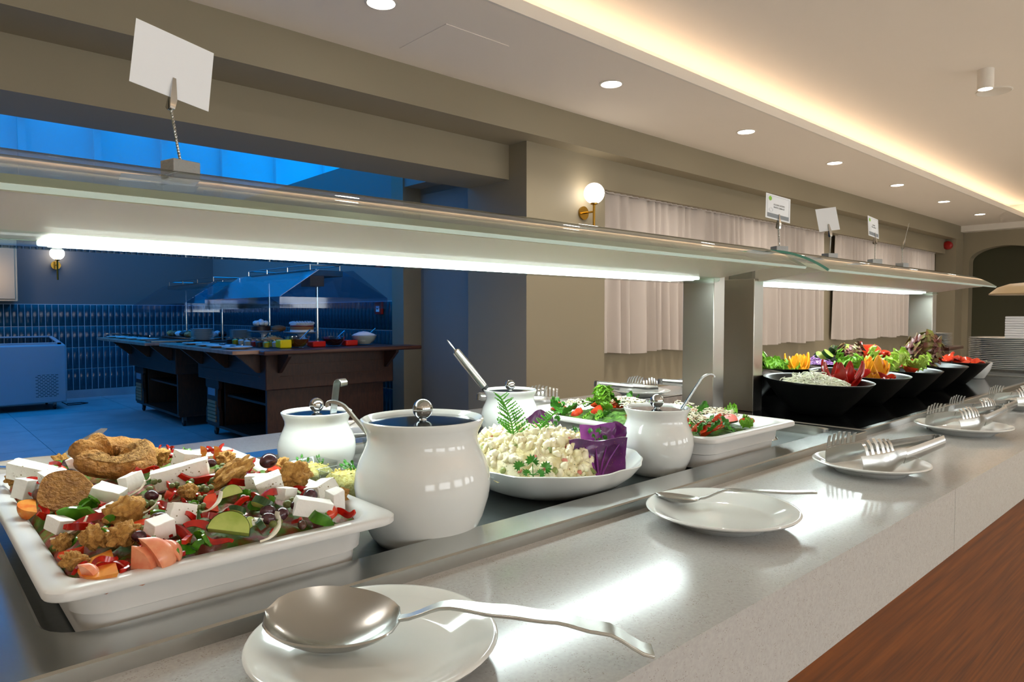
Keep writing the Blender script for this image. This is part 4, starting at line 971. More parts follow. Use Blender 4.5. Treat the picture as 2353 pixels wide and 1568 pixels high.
# dill
def dill(label, base, h, lean, seed):
    t = thing('dill_sprig', label, 'dill', base); r_ = random.Random(seed); g = G(); st = G(); L = Vector(lean)
    def pt(u): return Vector((L.x*u*u, L.y*u*u, h*u))
    st.tube([pt(i/8) for i in range(9)], [.0012*(1-.7*i/8)+.0003 for i in range(9)], 6)
    for k in range(15):
        u = .12+.86*k/14; p0 = pt(u); bl = h*.42*(1-u*.62)
        for sgn in (-1, 1):
            az = r_.uniform(-.5, .5); d_ = Vector((RV.x*sgn*math.cos(az)+FV.x*math.sin(az), RV.y*sgn*math.cos(az)+FV.y*math.sin(az), r_.uniform(.35, .8))).normalized()
            q = [p0+d_*bl*(i/5)+Vector((0, 0, .12*bl*(i/5)**2)) for i in range(6)]; g.tube(q, [.0010, .0009, .0008, .0007, .0006, .0003], 4)
            for i in range(1, 6):
                for s2 in (-1, 1):
                    e = Vector((d_.y*s2, -d_.x*s2, 0))*r_.uniform(.3, .7)+d_*.6+Vector((0, 0, r_.uniform(-.2, .7))); e.normalize(); ll = bl*.34*(1-.12*i)
                    g.tube([q[i], q[i]+e*ll*.6, q[i]+e*ll], [.0008, .0008, .0003], 4)
                    g.tube([q[i], q[i]+(e+Vector((0, 0, .8))).normalized()*ll*.8], [.0008, .0003], 4)
    st.obj('stem', 'dill', t); g.obj('fronds', 'dill', t)
dill('tall feathery dill sprig standing in the potato salad', (.718, .785, mound(.718, .785)-.006), .070, (-.014, .016, 0), 2)
dill('smaller feathery dill sprig right of the tall one', (.775, .785, mound(.775, .785)-.006), .040, (.03, -.02, 0), 5)
parsley('parsley sprig at the front foot of the potato salad', (.682, .704, WF+.052), .046, (math.radians(-28), 0, math.radians(-40)), 0)
parsley('parsley leaf between the potato salad and the purple cabbage', (.836, .718, WF+.084), .028, (math.radians(-15), .5, math.radians(-40)), 1)
parsley('parsley sprig beside the small dill sprig at the back', (.818, .800, WF+.098), .030, (-.3, -.3, math.radians(-40)), 1)
# ------------------------------------------------------------------ clear cups of couscous
thin_glass('cup_plastic', 'f2f6f6', .03)
def cup(label, x, y, kind, rz, seed, s_=1.):
    t = thing('salad_cup', label, 'cup', (x, y, WF), rz, group='clear plastic cups of salad')
    g = G()
    def sq(a, r, z): return [(px, py, z) for px, py in roundrect(-a, a, -a, a, r, 3)]
    g.loft([sq(.022*s_, .006, .0), sq(.032*s_, .006, .052*s_), sq(.034*s_, .006, .053*s_), sq(.031*s_, .006, .0525*s_), sq(.021*s_, .006, .002)], True, True); g.obj('cup', 'cup_plastic', t, angle=60)
    r_ = random.Random(seed); f = G()
    f.loft([sq(.0205*s_, .006, .003), sq(.0275*s_, .006, .036*s_), sq(.02*s_, .006, .046*s_), sq(.006*s_, .002, .050*s_)], True, True)
    f.obj('filling', 'couscous' if kind == 0 else 'salad_mix', t, angle=80)
    b = G()
    for k in range(60): b.blob((r_.uniform(-.02, .02)*s_, r_.uniform(-.02, .02)*s_, (.044+r_.uniform(-.003, .006))*s_), (.0022, .002, .0018), 1, .3, 2, k)
    b.obj('grains', 'couscous' if kind == 0 else 'tomato_flesh', t, kind='stuff')
    for k in range(2): put(PS[k], 'parsley_leaf', t, (r_.uniform(-.012, .012), r_.uniform(-.012, .012), .052*s_), (-.6+r_.uniform(-.4, .4), r_.uniform(-.5, .5), r_.uniform(-1, 1)), .020)
    return t
cup('clear cup of couscous salad behind the feta tray, left one', .482, 1.000, 0, .2, 1)
cup('clear cup of couscous salad behind the feta tray, next to the largest jar', .500, .918, 0, .1, 2)
cup('clear cup of tomato salad between the left jar and the largest jar', .665, 1.060, 1, .3, 3, 1.15)
cup('clear cup of couscous with tomato behind the potato salad', .985, .985, 1, .2, 4)
cup('clear cup of couscous right of the other behind the potato salad', 1.004, .900, 0, .15, 5)
# ------------------------------------------------------------------ tomato and rocket salad in the second tray
QX0, QX1, QY0, QY1 = 1.075, 1.350, .662, 1.140
def surf2(x, y):
    u = min(max((x-QX0)/(QX1-QX0), 0), 1); v = min(max((y-QY0)/(QY1-QY0), 0), 1)
    return H-.236+.026*(math.sin(PI*u)**.4)*(math.sin(PI*v)**.4)
M('greens_bed', '2c4a14', .5, col2='4f7a22', vscale=60, bump=1., bscale=90)
o_ = ((QX0+QX1)/2, (QY0+QY1)/2, WF+.01); g = G(o_)
def fs2(u, v):
    a, b = u*2-1, v*2-1; x = o_[0]+a*.134*math.sqrt(1-.14*b**8); y = o_[1]+b*.236*math.sqrt(1-.07*a**8)
    return (x, y, surf2(x, y)-.012+.005*noise.noise(Vector((x*70, y*70, 2))))
g.grid(fs2, 50, 80, th=.004); g.obj('salad_greens', 'greens_bed', None, label='bed of dark salad greens in the tomato and rocket tray', cat='salad', kind='stuff', loc=o_)
r_ = random.Random(21)
slice_me = G().lathe([(0, -.1), (.44, -.1), (.5, -.04), (.5, .04), (.44, .1), (0, .1)], 18).mesh('tomato_slice', 'tomato')
n_t = 0
for k in range(30):
    x = r_.uniform(QX0+.02, QX1-.02); y = r_.uniform(QY0+.02, QY1-.03); s_ = r_.uniform(.028, .042)
    put(slice_me if k % 2 else wm[0], 'tomato_slice', None, (x, y, surf2(x, y)+.004), (r_.uniform(-.6, .9), r_.uniform(-.5, .5), r_.uniform(0, 6)), s_, label='red tomato slice in the rocket salad tray', cat='tomato', group='tomato slices in the rocket salad')
for k in range(46):
    x = r_.uniform(QX0+.012, QX1-.012); y = r_.uniform(QY0+.01, QY1-.012); s_ = r_.uniform(.03, .05)
    put(LF[('rocket', 'green', 'rocket')[k % 3]][k % 3], 'salad_leaf', None, (x, y, surf2(x, y)+.001), (r_.uniform(0, .6), r_.uniform(-.5, .5), r_.uniform(0, 6)), s_*(1 if k % 3 != 1 else .75), label='green leaf in the tomato and rocket salad tray', cat='salad leaf', group='leaves in the rocket salad')
lettuce('curly lettuce tuft standing highest in the rocket salad tray', (1.185, .995, surf2(1.185, .995)+.004), .05, 'green', 7, seed=4, lean=.9)
parsley('parsley sprig at the left end of the rocket salad tray', (1.118, 1.075, surf2(1.118, 1.075)+.014), .03, (-.4, .2, -.7), 0)
cg = G(o_); bg_ = G(o_)
for (x, y, n, sp) in [(1.16, 1.06, 90, .028), (1.215, .93, 110, .032), (1.255, 1.0, 80, .028), (1.20, .80, 130, .035), (1.265, .75, 150, .035), (1.16, .735, 80, .025), (1.30, .86, 70, .03)]:
    for k in range(n):
        a = r_.uniform(0, 6.28); d_ = sp*math.sqrt(r_.random()); px, py = x+d_*math.cos(a), y+d_*math.sin(a)
        if not (QX0+.006 < px < QX1-.006): continue
        z = surf2(px, py)+.011+.010*(1-d_/sp)+r_.uniform(-.002, .004); b = r_.uniform(0, 6.28); l = r_.uniform(.004, .009)
        cg.tube([(px, py, z), (px+l*math.cos(b), py+l*math.sin(b), z+r_.uniform(-.001, .002)), (px+1.7*l*math.cos(b+.5), py+1.7*l*math.sin(b+.5), z-.001)], .0009, 4)
        if k % 3 == 0: bg_.blob((px+r_.uniform(-.004, .004), py+r_.uniform(-.004, .004), z+.001), (.0022, .0012, .0009), 1, .3, 2, k)
cg.obj('grated_cheese', 'cheese', None, label='grated pale cheese strewn over the tomato and rocket salad', cat='cheese', kind='stuff', loc=o_)
bg_.obj('balsamic_drops', 'balsamic', None, label='dark balsamic drizzle over the tomato and rocket salad', cat='dressing', kind='stuff', loc=o_)
# ------------------------------------------------------------------ black bowls and what they hold
bowl_me = G().lathe([(0, 0), (.060, 0), (.066, .002), (.088, .026), (.112, .055), (.133, .083), (.1375, .088), (.138, .090), (.1355, .090), (.131, .085), (.110, .057), (.085, .028), (.062, .008), (0, .006)], 56).mesh('salad_bowl', 'black_plastic', angle=60)
def bowl(x, y, label, s_=1., rz=0, tx=.05):
    return put(bowl_me, 'salad_bowl', None, (x, y, ST), (tx, 0, rz), s_, label=label, cat='bowl', group='black salad bowls')
FR = [(1.83, .800), (2.12, .805), (2.41, .805), (2.70, .810), (3.00, .815)]
BK = [(1.895, 1.075), (2.19, 1.085), (2.47, 1.095), (2.77, 1.10), (3.06, 1.10)]
fb = ['nearest black bowl holding shredded white cabbage', 'black bowl of pepper and orange, second in the front row', 'black bowl of lettuce and tomato, third in the front row', 'black bowl of red leaf lettuce, fourth in the front row', 'black bowl of chopped tomato, last in the front row']
bb = ['black bowl of curly lettuce beside the steel post', 'black bowl with an orange garnish in the back row', 'black bowl of shredded purple cabbage in the back row', 'black bowl of cucumber slices in the back row', 'black bowl of chopped tomato at the back row end']
for (x, y), l_ in zip(FR, fb): bowl(x, y, l_)
for (x, y), l_ in zip(BK, bb): bowl(x, y, l_, 1., tx=.0)
def shreds(label, name, mat, x, y, z, rx, h, n, seed, cat):
    g = G(); r_ = random.Random(seed)
    g.grid(lambda u, v: (rx*u*math.cos(2*PI*v), rx*u*math.sin(2*PI*v), h*(1-u**2.2)-.02*u), 8, 28)
    for k in range(n):
        a = r_.uniform(0, 6.28); d_ = rx*math.sqrt(r_.random())*.82; px, py = d_*math.cos(a), d_*math.sin(a); zz = h*(1-(d_/rx)**2.2)-.02*(d_/rx); b = r_.uniform(0, 6.28); l = r_.uniform(.008, .018); up = r_.uniform(-.002, .006) if k % 17 else r_.uniform(.01, .022)
        g.tube([(px-l*math.cos(b), py-l*math.sin(b), zz+.001), (px, py, zz+.004+up*.6), (px+l*math.cos(b+.5), py+l*math.sin(b+.5), zz+up)], r_.uniform(.0011, .0019), 4)
    g.obj(name, mat, None, label=label, cat=cat, kind='stuff', loc=(x, y, z), angle=70)
shreds('shredded white cabbage filling the nearest black bowl', 'shredded_cabbage', 'white_shred', 1.825, .805, ST+.080, .100, .022, 420, 1, 'cabbage')
shreds('shredded purple cabbage filling a back row bowl', 'shredded_purple_cabbage', 'purple_shred', 2.47, 1.09, ST+.080, .104, .020, 320, 2, 'cabbage')
def petal_mesh(name, mat, w, L, curl, tip):
    def f(u, v):
        s_ = (v-.5)*2; ww = w*(math.sin(PI*(.18+.62*u))**.8 if tip == 'round' else (1-u)**.7+.02)
        a = curl*u
        return (s_*ww, L*math.sin(a)/curl-.15*L*(s_*s_)*(1-u)*0+.3*ww*s_*s_, L*(1-math.cos(a))/curl+L*u*.25)
    return G().grid(f, 12, 8, th=.06*L).mesh(name, mat, angle=60)
pet_red = petal_mesh('petal', 'red_pepper', .34, 1., 1.1, 'pt'); pet_or = petal_mesh('petal', 'orange_fruit', .36, 1., .9, 'pt')
def carved(label, name, cat, loc, s_, me, n, core, lean, seed, mat_core):
    t = thing(name, label, cat, loc); r_ = random.Random(seed)
    G().blob((0, 0, s_*.10), (s_*.42, s_*.42, s_*.34), 3, .08, 2, seed).obj('core', mat_core, t)
    for k in range(n):
        a = 2*PI*k/n; put(me, 'petal', t, (s_*.18*math.cos(a), s_*.18*math.sin(a), -s_*.05), (lean+r_.uniform(-.2, .2), 0, a-PI/2), s_*r_.uniform(.75, 1.0))
    return t
RIM = ST+.086
carved('red pepper carved like an open flower on the nearest bowl', 'pepper_flower', 'pepper', (1.905, .765, RIM-.018), .080, pet_red, 9, .4, .35, 1, 'red_pepper')
carved('large orange carved like a flower on the front row', 'orange_flower', 'orange', (2.165, .77, RIM-.012), .066, pet_or, 12, .4, .6, 2, 'orange_fruit')
carved('small orange carved like a flower on the back row', 'orange_flower', 'orange', (2.225, 1.03, RIM-.012), .066, pet_or, 10, .4, .6, 3, 'orange_fruit')
r_ = random.Random(44)
def scatter(me, name, label, cat, group, x, y, z, rad, n, s0, s1, h=.02, seed=0):
    r_ = random.Random(seed)
    for k in range(n):
        a = r_.uniform(0, 6.28); d_ = rad*math.sqrt(r_.random())
        put(me[k % len(me)] if isinstance(me, list) else me, name, None, (x+d_*math.cos(a), y+d_*math.sin(a), z+h*(1-(d_/rad)**2)), (r_.uniform(-.7, .7), r_.uniform(-.7, .7), r_.uniform(0, 6)), r_.uniform(s0, s1), label=label, cat=cat, group=group)
scatter(rp, 'pepper_strip', 'raw red pepper strip in the second front bowl', 'pepper strip', 'red pepper strips in the second front bowl', 2.10, .80, RIM-.014, .10, 16, .05, .07, .016, 1)
lettuce('pale cut lettuce heaped in the third front bowl', (2.40, .825, RIM-.012), .085, 'pale', 9, 2.2, 1, .6)
lettuce('green lettuce leaves spilling between the front and back row bowls', (2.30, .90, RIM-.006), .075, 'green', 6, 2.0, 2, .5)
lettuce('pale lettuce shreds at the right rim of the third front bowl', (2.47, .75, RIM-.004), .055, 'pale', 6, 1.6, 3, .5)
scatter(wm[0], 'tomato_wedge', 'tomato wedge on the lettuce in the third front bowl', 'tomato', 'tomato wedges in the third front bowl', 2.44, .80, RIM+.006, .05, 6, .035, .05, .01, 3)
lettuce('big red-tipped curly lettuce head on the fourth front bowl', (2.70, .80, RIM-.002), .105, 'red', 16, 1.3, 7, .95)
scatter([wm[0], slice_me], 'tomato_piece', 'chopped tomato in the last front bowl', 'tomato', 'tomato pieces in the last front bowl', 3.0, .81, RIM-.006, .11, 20, .035, .055, .022, 5)
scatter([wm[0], slice_me], 'tomato_piece', 'chopped tomato in the back row end bowl', 'tomato', 'tomato pieces in the back row end bowl', 3.03, 1.10, RIM-.004, .11, 20, .035, .055, .028, 6)
lettuce('bright curly lettuce in the bowl beside the steel post', (1.87, 1.03, RIM-.008), .085, 'green', 10, 1.8, 9, .7)
lettuce('chopped green lettuce around the back row orange', (2.16, 1.07, RIM-.016), .06, 'green', 8, 2.6, 12, .4)
lettuce('red-edged lettuce garnish in front of the cucumber slices', (2.62, 1.02, RIM-.002), .07, 'red', 7, 1.8, 13, .6)
for k in range(15):
    a = r_.uniform(0, 6.28); d_ = .10*math.sqrt(r_.random())
    cuke('sliced cucumber heaped in the back row bowl', 2.77+d_*math.cos(a), 1.10+d_*math.sin(a), RIM+.002+.040*(1-(d_/.1)**2), .045, (r_.uniform(-.8, .8), r_.uniform(-.8, .8), r_.uniform(0, 3)), True, group='cucumber slices in the back row bowl')
t = thing('tomato', 'whole carved red tomato on top of the cucumber slices', 'tomato', (2.80, 1.02, RIM+.030))
G().lathe([(0, -.030)]+[(.042*math.sin(a)**.8, -.033*math.cos(a)) for a in [PI*i/14 for i in range(1, 13)]]+[(.012, .026), (0, .022)], 32, wob=lambda a, z: .04*math.cos(5*a)).obj('body', 'tomato', t, angle=80)
put(pet_red, 'skin_flap', t, (-.03, .01, -.01), (.9, .3, 1.2), .05)
# white bowl, plate stacks and heat lamp past the bowls
t = thing('white_bowl', 'small white bowl past the last black bowl', 'bowl', (3.31, .79, ST))
G().lathe([(r_0*.6, z_0*.72) for r_0, z_0 in [(0, 0), (.05, 0), (.055, .004), (.085, .05), (.098, .092), (.095, .093), (.08, .052), (.05, .01), (0, .008)]], 40).obj('bowl', 'porcelain', t)
shreds('pale grated cheese heaped in the white bowl', 'grated_cheese', 'cheese', 3.31, .79, ST+.056, .048, .012, 90, 9, 'cheese')
t = thing('plate_cart', 'dark wooden cart carrying the plate stacks at the end', 'cart', (4.45, .7, 0))
g = G(t.location); g.box(4.02, 5.1, .1, 1.25, .845, .885); g.obj('top', M('cart_wood', '3c1d10', .3, col2='52291a', vscale=5, stretch=(1, 12, 12)), t, bev=.006)
for k in range(3): G(t.location).box(4.05+.345*k, 4.05+.345*k+.335, .13, 1.22, .2, .845).obj('side_board', 'cart_wood', t, bev=.004)
for (x, y) in ((4.1, .2), (5.0, .2), (4.1, 1.15), (5.0, 1.15)): G(t.location).lathe([(0, 0), (.02, 0), (.05, .04), (.05, .1), (.02, .2), (0, .2)], 16, (x, y, 0)).obj('castor', 'rubber', t)
dp = G().lathe([(0, .002), (.085, .002), (.09, 0), (.095, .003), (.12, .010), (.152, .0155), (.1545, .018), (.152, .0185), (.12, .013), (.09, .006), (0, .006)], 48).mesh('dinner_plate', 'porcelain', angle=60)
t = thing('plate_tray', 'flat grey tray under the tall plate stack', 'tray', (4.10, .855, .885))
G().lathe([(0, 0), (.16, 0), (.165, .012), (.16, .014), (.155, .006), (0, .005)], 40).obj('tray', 'steel', t)
pp = ['top dinner plate of the tall stack on the wooden cart', 'bottom dinner plate of the tall stack on the wooden cart']
for k in range(17):
    put(dp, 'dinner_plate', None, (4.10+.0015*math.sin(k*2.3), .855+.0015*math.cos(k*1.7), .899+.0092*k), (0, 0, k*.7), None, label=pp[0] if k == 16 else pp[1] if k == 0 else 'dinner plate inside the tall stack on the wooden cart', cat='plate', group='tall stack of dinner plates')
for k in range(8):
    put(dp, 'dinner_plate', None, (4.62, 1.32, .99+.0095*k), (0, 0, k*.7), .62, label='small plate in the low stack behind the tall one' if k < 7 else 'topmost small plate of the low stack', cat='plate', group='low stack of small plates')
t = thing('stack_stand', 'small wooden riser under the low plate stack', 'stand', (4.62, 1.32, .0))
G(t.location).box(4.50, 4.74, 1.27, 1.44, 0, .97).obj('column', 'cart_wood', t); G(t.location).box(4.48, 4.76, 1.2, 1.46, .97, .99).obj('top', 'cart_wood', t, bev=.004)
t = thing('napkin_pile', 'pile of folded cream paper napkins on the tall plate stack', 'napkins', (4.16, .80, 1.061))
for k in range(9): G().box(-.06+.002*math.sin(k*5), .06, -.06, .06, .012*k, .012*k+.011).obj('napkin', 'card_white', t, bev=.002)
t = thing('heat_lamp', 'cream dome heat lamp hanging at the right edge', 'lamp', (4.33, .79, H+.10))
M('lamp_cream', 'd8bf94', .4)
G().lathe([(.19, .0), (.186, .004), (.15, .034), (.10, .052), (.04, .058), (.04, .062), (.102, .056), (.153, .038), (.191, .004)], 44).obj('shade', 'lamp_cream', t)
G().tube([(0, 0, .058), (0, 0, UZ-H-.10)], .004, 8).obj('cable', 'rubber', t)
G().lathe([(0, .02), (.03, .022), (.035, .04), (.02, .057), (0, .057)], 20).obj('bulb', 'lens', t)

# =================================================================== BAKERY ROOM
M('cart_dark', '2f1a12', .45, col2='3d2217', vscale=5, stretch=(12, 1, 3))
M('cart_panel', '3a2016', .4, col2='4a2a1c', vscale=6, stretch=(1, 8, 14))
M('laminate_pink', '8a6e62', .6, spec=.2, col2='9a7f70', vscale=14)
M('slat_wood', '9a7a5a', .5)
M('gauge_panel', '7f94a4', .3)
thin_glass('canopy_plastic', 'e4eef8', .0, .05)
thin_glass('bowl_glass', 'eef4f6', .06)
def caster(parent, x, y, of):
    g = G(of); g.lathe([(0, -.012), (.034, -.012), (.038, -.006), (.038, .006), (.034, .012), (0, .012)], 18, mat=TR(x, y, .038) @ ROT(0, PI/2, 0)); w = g.obj('castor', 'rubber', parent)
    G(of).box(x-.018, x+.018, y-.03, y+.012, .04, .10).obj('fork', 'steel_dark', w)
def buffet_cart(name_label, x0, x1, y0, y1, top, front_shelf, canopy_h, railz):
    t = thing('dessert_cart', name_label, 'cart', ((x0+x1)/2, (y0+y1)/2, 0), group='dark wooden dessert carts')
    of = t.location; zb = top-.04
    G(of).box(x0-.02, x1+.02, y0-.02, y1+.02, zb, top-.004).obj('top', 'cart_dark', t, bev=.006)
    G(of).box(x0, x1, y0, y1, zb-.30, zb).obj('apron', 'cart_dark', t, bev=.01)
    # grooved panel lines on the near end and the left side
    for dz in (.09, .19):
        G(of).box(x0+.12, x1-.12, y0-.004, y0+.002, zb-dz-.006, zb-dz).obj('moulding', 'cart_panel', t, bev=.001)
        G(of).box(x0-.004, x0+.002, y0+.12, y1-.12, zb-dz-.006, zb-dz).obj('moulding', 'cart_panel', t, bev=.001)
    zl = zb-.30
    # shaped end pedestals: waisted boards
    def board(ya, yb, w0):
        prof = [(0, zl), (0, zl-.08), (.035, zl-.10), (.035, .30), (0, .26), (0, .12), (w0, .12), (w0, .26), (w0-.035, .30), (w0-.035, zl-.10), (w0, zl-.08), (w0, zl)]
        return [(ya+p[0]*(yb-ya)/w0, p[1]) for p in prof]
    far_w = .36
    G(of).prism(board(y1-.06-far_w, y1-.06, far_w), x0+.05, x0+.085, 'x').obj('end_board', 'cart_dark', t, bev=.004)
    G(of).prism(board(y1-.06-far_w, y1-.06, far_w), x1-.085, x1-.05, 'x').obj('end_board', 'cart_dark', t, bev=.004)
    G(of).box(x0+.05, x1-.05, y0+.10, y0+.135, .12, zl).obj('end_wall', 'cart_dark', t)
    G(of).box(x0+.10, x1-.05, y1-.10, y1-.07, .12, zl).obj('end_wall', 'cart_dark', t)
    G(of).box(x0+.10, x1-.10, y1-.09-far_w, y1-.06-far_w, .12, zl).obj('partition', 'cart_dark', t)
    G(of).box(x0+.06, x1-.06, y0+.1, y1-.07, .10, .125).obj('bottom_shelf', 'cart_dark', t)
    G(of).box(x0+.12, x1-.12, y0+.13, y1-.07-far_w, .40, .42).obj('middle_shelf', 'cart_dark', t)
    G(of).box(x1-.14, x1-.12, y0+.13, y1-.1, .12, zl).obj('back_board', 'cart_panel', t)
    # slatted vent and pale window set in the far pedestal on the left side
    ya, yb = y1-.06-far_w+.07, y1-.06-.07
    for k in range(6):
        G(of).box(x0+.040, x0+.052, ya, yb, .15+.035*k, .15+.035*k+.027).obj('vent_slat', 'slat_wood', t, bev=.002)
    G(of).box(x0+.044, x0+.052, ya+.02, yb-.01, .40, .47).obj('gauge', 'gauge_panel', t, bev=.002)
    for (cx, cy) in ((x0+.12, y1-.14), (x0+.12, y0+.16), (x1-.12, y1-.14), (x1-.12, y0+.16)): caster(t, cx, cy, of)
    # folding shelf along the left side, on brackets
    sh = G(of).box(x0-.32, x0-.03, y0-.16, y1+.10, top-.03, top).obj('side_shelf', 'laminate_pink', t, bev=.004)
    for yy in (y0+.1, (y0+y1)/2, y1-.15):
        G(of).prism([(x0, top-.03), (x0-.2, top-.03), (x0-.2, top-.05), (x0-.03, top-.20), (x0, top-.20)], yy, yy+.03, 'y').obj('bracket', 'cart_dark', t, bev=.003)
    if front_shelf:
        G(of).box(x0-.12, x1+.14, y0-.26, y0-.03, top-.038, top-.002).obj('front_shelf', 'cart_panel', t, bev=.012)
        for xx in (x0+.1, x1-.1):
            G(of).prism([(y0, top-.038), (y0-.2, top-.038), (y0-.2, top-.06), (y0-.02, top-.2), (y0, top-.2)], xx, xx+.03, 'x').obj('bracket', 'cart_dark', t, bev=.003)
    # canopy: two slim posts, wooden cap with a gallery rail, sloped clear panels with a drop edge
    cxm = (x0+x1)/2; yp = (y0+.30, y1-.30); zc = canopy_h
    for yy in yp: G(of).tube([(cxm, yy, top-.004), (cxm, yy, zc-.05)], .014, 12).obj('post', 'chrome', t)
    G(of).box(cxm-.16, cxm+.16, y0+.12, y1-.12, zc-.05, zc).obj('cap_board', 'cart_dark', t, bev=.004)
    G(of).box(cxm-.15, cxm-.02, y0+.125, y0+.30, zc-.14, zc-.05).obj('lamp_box', 'cart_panel', t)
    G(of).box(cxm-.06, cxm+.06, y0+.32, y1-.32, zc-.062, zc-.052).obj('lamp', 'melamine', t)
    a = .008
    for s_ in (-1, 1):
        g = G(of); xa, xb = cxm+s_*.16, cxm+s_*.50
        g.prism([(xa, zc-.01), (xb, zc-.24), (xb, zc-.33), (xb+s_*.004, zc-.33), (xb+s_*.004, zc-.238), (xa, zc-.004)], y0-.06, y1+.06, 'y'); g.obj('canopy_panel', 'canopy_plastic', t)
    for (yy, yo) in ((y0+.12, y0-.06), (y1-.12, y1+.06)):
        g = G(of); sg = -1 if yo < yy else 1
        vv = [(cxm-.16, yy, zc-.006), (cxm+.16, yy, zc-.006), (cxm+.50, yo, zc-.24), (cxm-.50, yo, zc-.24)]
        g.add(vv+[(x, y+sg*.004, z+.003) for x, y, z in vv], [(0, 1, 2, 3), (7, 6, 5, 4), (0, 3, 7, 4), (1, 0, 4, 5), (2, 1, 5, 6), (3, 2, 6, 7)])
        g.box(cxm-.50, cxm+.50, yo, yo+.004, zc-.33, zc-.24); g.obj('canopy_end', 'canopy_plastic', t)
    rl_ = G(of); yy0, yy1 = y0+.14, y1-.14
    for (xx) in (cxm-.14, cxm+.14):
        rl_.tube([(xx, yy0, zc+.045), (xx, yy1, zc+.045)], .005, 8)
        for q in range(4): rl_.tube([(xx, yy0+(yy1-yy0)*q/3, zc), (xx, yy0+(yy1-yy0)*q/3, zc+.045)], .006, 8)
    rl_.tube([(cxm-.14, yy0, zc+.045), (cxm+.14, yy0, zc+.045)], .005, 8); rl_.tube([(cxm-.14, yy1, zc+.045), (cxm+.14, yy1, zc+.045)], .005, 8)
    rl_.obj('gallery_rail', 'chrome', t)
    return t
TA = .90
buffet_cart('nearer dark wooden dessert cart with a broad front shelf', 2.22, 3.42, 5.38, 7.02, TA, True, 1.56, 0)
buffet_cart('further dark wooden dessert cart towards the far wall', 2.14, 3.30, 7.46, 9.30, TA, False, 1.53, 0)
# ------------------------------------------------------------------ what stands on the carts
M('choc', '3a1c12', .35); M('sponge', '9a6a44', .7); M('cream', 'f0ece4', .5, bump=.4, bscale=60); M('berry', '7a1420', .3); M('amber', 'a85a10', .08, trans=.6, ior=1.36); M('darkred', '3a0a0e', .1, spec=.6)
M('jelly_y', 'd8c812', .1, coat=.3); M('jelly_r', 'b81a14', .1, coat=.3); M('caramel', 'c08a4a', .4)
cpl = G().lathe([(0, 0), (.14, 0), (.19, .014), (.20, .02), (.195, .022), (.14, .008), (0, .006)], 36).mesh('cake_plate', 'porcelain', angle=60)
def cake_stand(label, x, y, h):
    t = thing('cake_stand', label, 'cake stand', (x, y, TA))
    G().lathe([(0, 0), (.07, 0), (.075, .008), (.03, .02), (.028, h-.02), (.05, h)], 24).obj('foot', 'porcelain', t)
    put(cpl, 'dish', t, (0, 0, h), (0, 0, 0), .82)
cake_stand('white footed cake stand under the layered cake', 2.80, 5.95, .10)
cake_stand('white footed cake stand under the chocolate and cream cakes', 2.72, 6.62, .10)
t = thing('layer_cake', 'cream-topped layered cake with dark stripes on the stand', 'cake', (2.80, 5.95, TA+.108))
for (z0, z1, r0, m_) in ((0, .028, .105, 'cream'), (.028, .058, .105, 'sponge'), (.058, .068, .107, 'berry'), (.068, .074, .104, 'cream')): G().lathe([(0, z0), (r0, z0), (r0, z1), (0, z1)], 32).obj('layer', m_, t, bev=.003)
g = G()
for k in range(10): g.blob((-.085+.019*k, 0, .088), (.014, .085, .020), 2, .15, 2, k)
g.obj('cream_topping', 'cream', t)
g = G()
for k in range(7): g.tube([(-.08+.026*k, -.06, .098), (-.07+.026*k, 0, .112), (-.065+.026*k, .05, .100)], .003, 6)
g.obj('chocolate_stripes', 'choc', t)
t = thing('chocolate_cake', 'dark chocolate cake topped with white cream on the far stand', 'cake', (2.69, 6.62, TA+.108))
G().lathe([(0, 0), (.09, 0), (.088, .055), (0, .06)], 28).obj('cake', 'choc', t, bev=.004)
g = G()
for k in range(7): g.blob((.05*math.cos(k*.9), .05*math.sin(k*.9), .082), (.028, .028, .026), 2, .2, 2, k)
g.blob((0, 0, .09), (.03, .03, .034), 2, .2, 2, 8); g.obj('cream_puffs', 'cream', t)
t = thing('sponge_cake', 'small brown sponge cake right of the chocolate cake', 'cake', (2.84, 6.55, TA+.108))
G().blob((0, 0, .03), (.07, .06, .034), 3, .1, 2, 1).obj('sponge', 'sponge', t)
def glass_bowl(label, x, y, r, h, mat, fill, fl_label):
    t = thing('glass_bowl', label, 'bowl', (x, y, TA), group='glass bowls on the dessert cart')
    G().lathe([(0, 0), (r*.5, 0), (r*.55, .004), (r*.85, h*.5), (r, h), (r*.97, h), (r*.82, h*.5), (r*.5, .008), (0, .006)], 36).obj('bowl', 'bowl_glass', t)
    if fill == 'cream':
        G().lathe([(0, .009), (r*.48, .009), (r*.78, h*.48), (r*.9, h*.9), (r*.7, h*1.05), (r*.3, h*1.25), (0, h*1.3)], 32, wob=lambda a, z: .05*math.sin(3*a+40*z)).obj('contents', mat, t)
    else: G().lathe([(0, .009), (r*.48, .009), (r*.78, h*.48), (r*.88, h*.75), (0, h*.75)], 32).obj('contents', mat, t)
    g = G(); g.tube([(r*.2, r*.2, h*.6), (r*.9, r*.5, h*1.15), (r*1.4, r*.7, h*1.5)], [.004, .004, .007], 8); g.obj('spoon', 'chrome', t)
    return t
glass_bowl('glass bowl of amber syrup at the front of the dessert cart', 2.52, 5.44, .105, .095, 'amber', '', '')
glass_bowl('glass bowl of dark red sauce on the dessert cart', 2.86, 5.46, .105, .085, 'darkred', '', '')
glass_bowl('glass bowl heaped with whipped cream on the dessert cart', 3.18, 5.50, .125, .095, 'cream', 'cream', '')
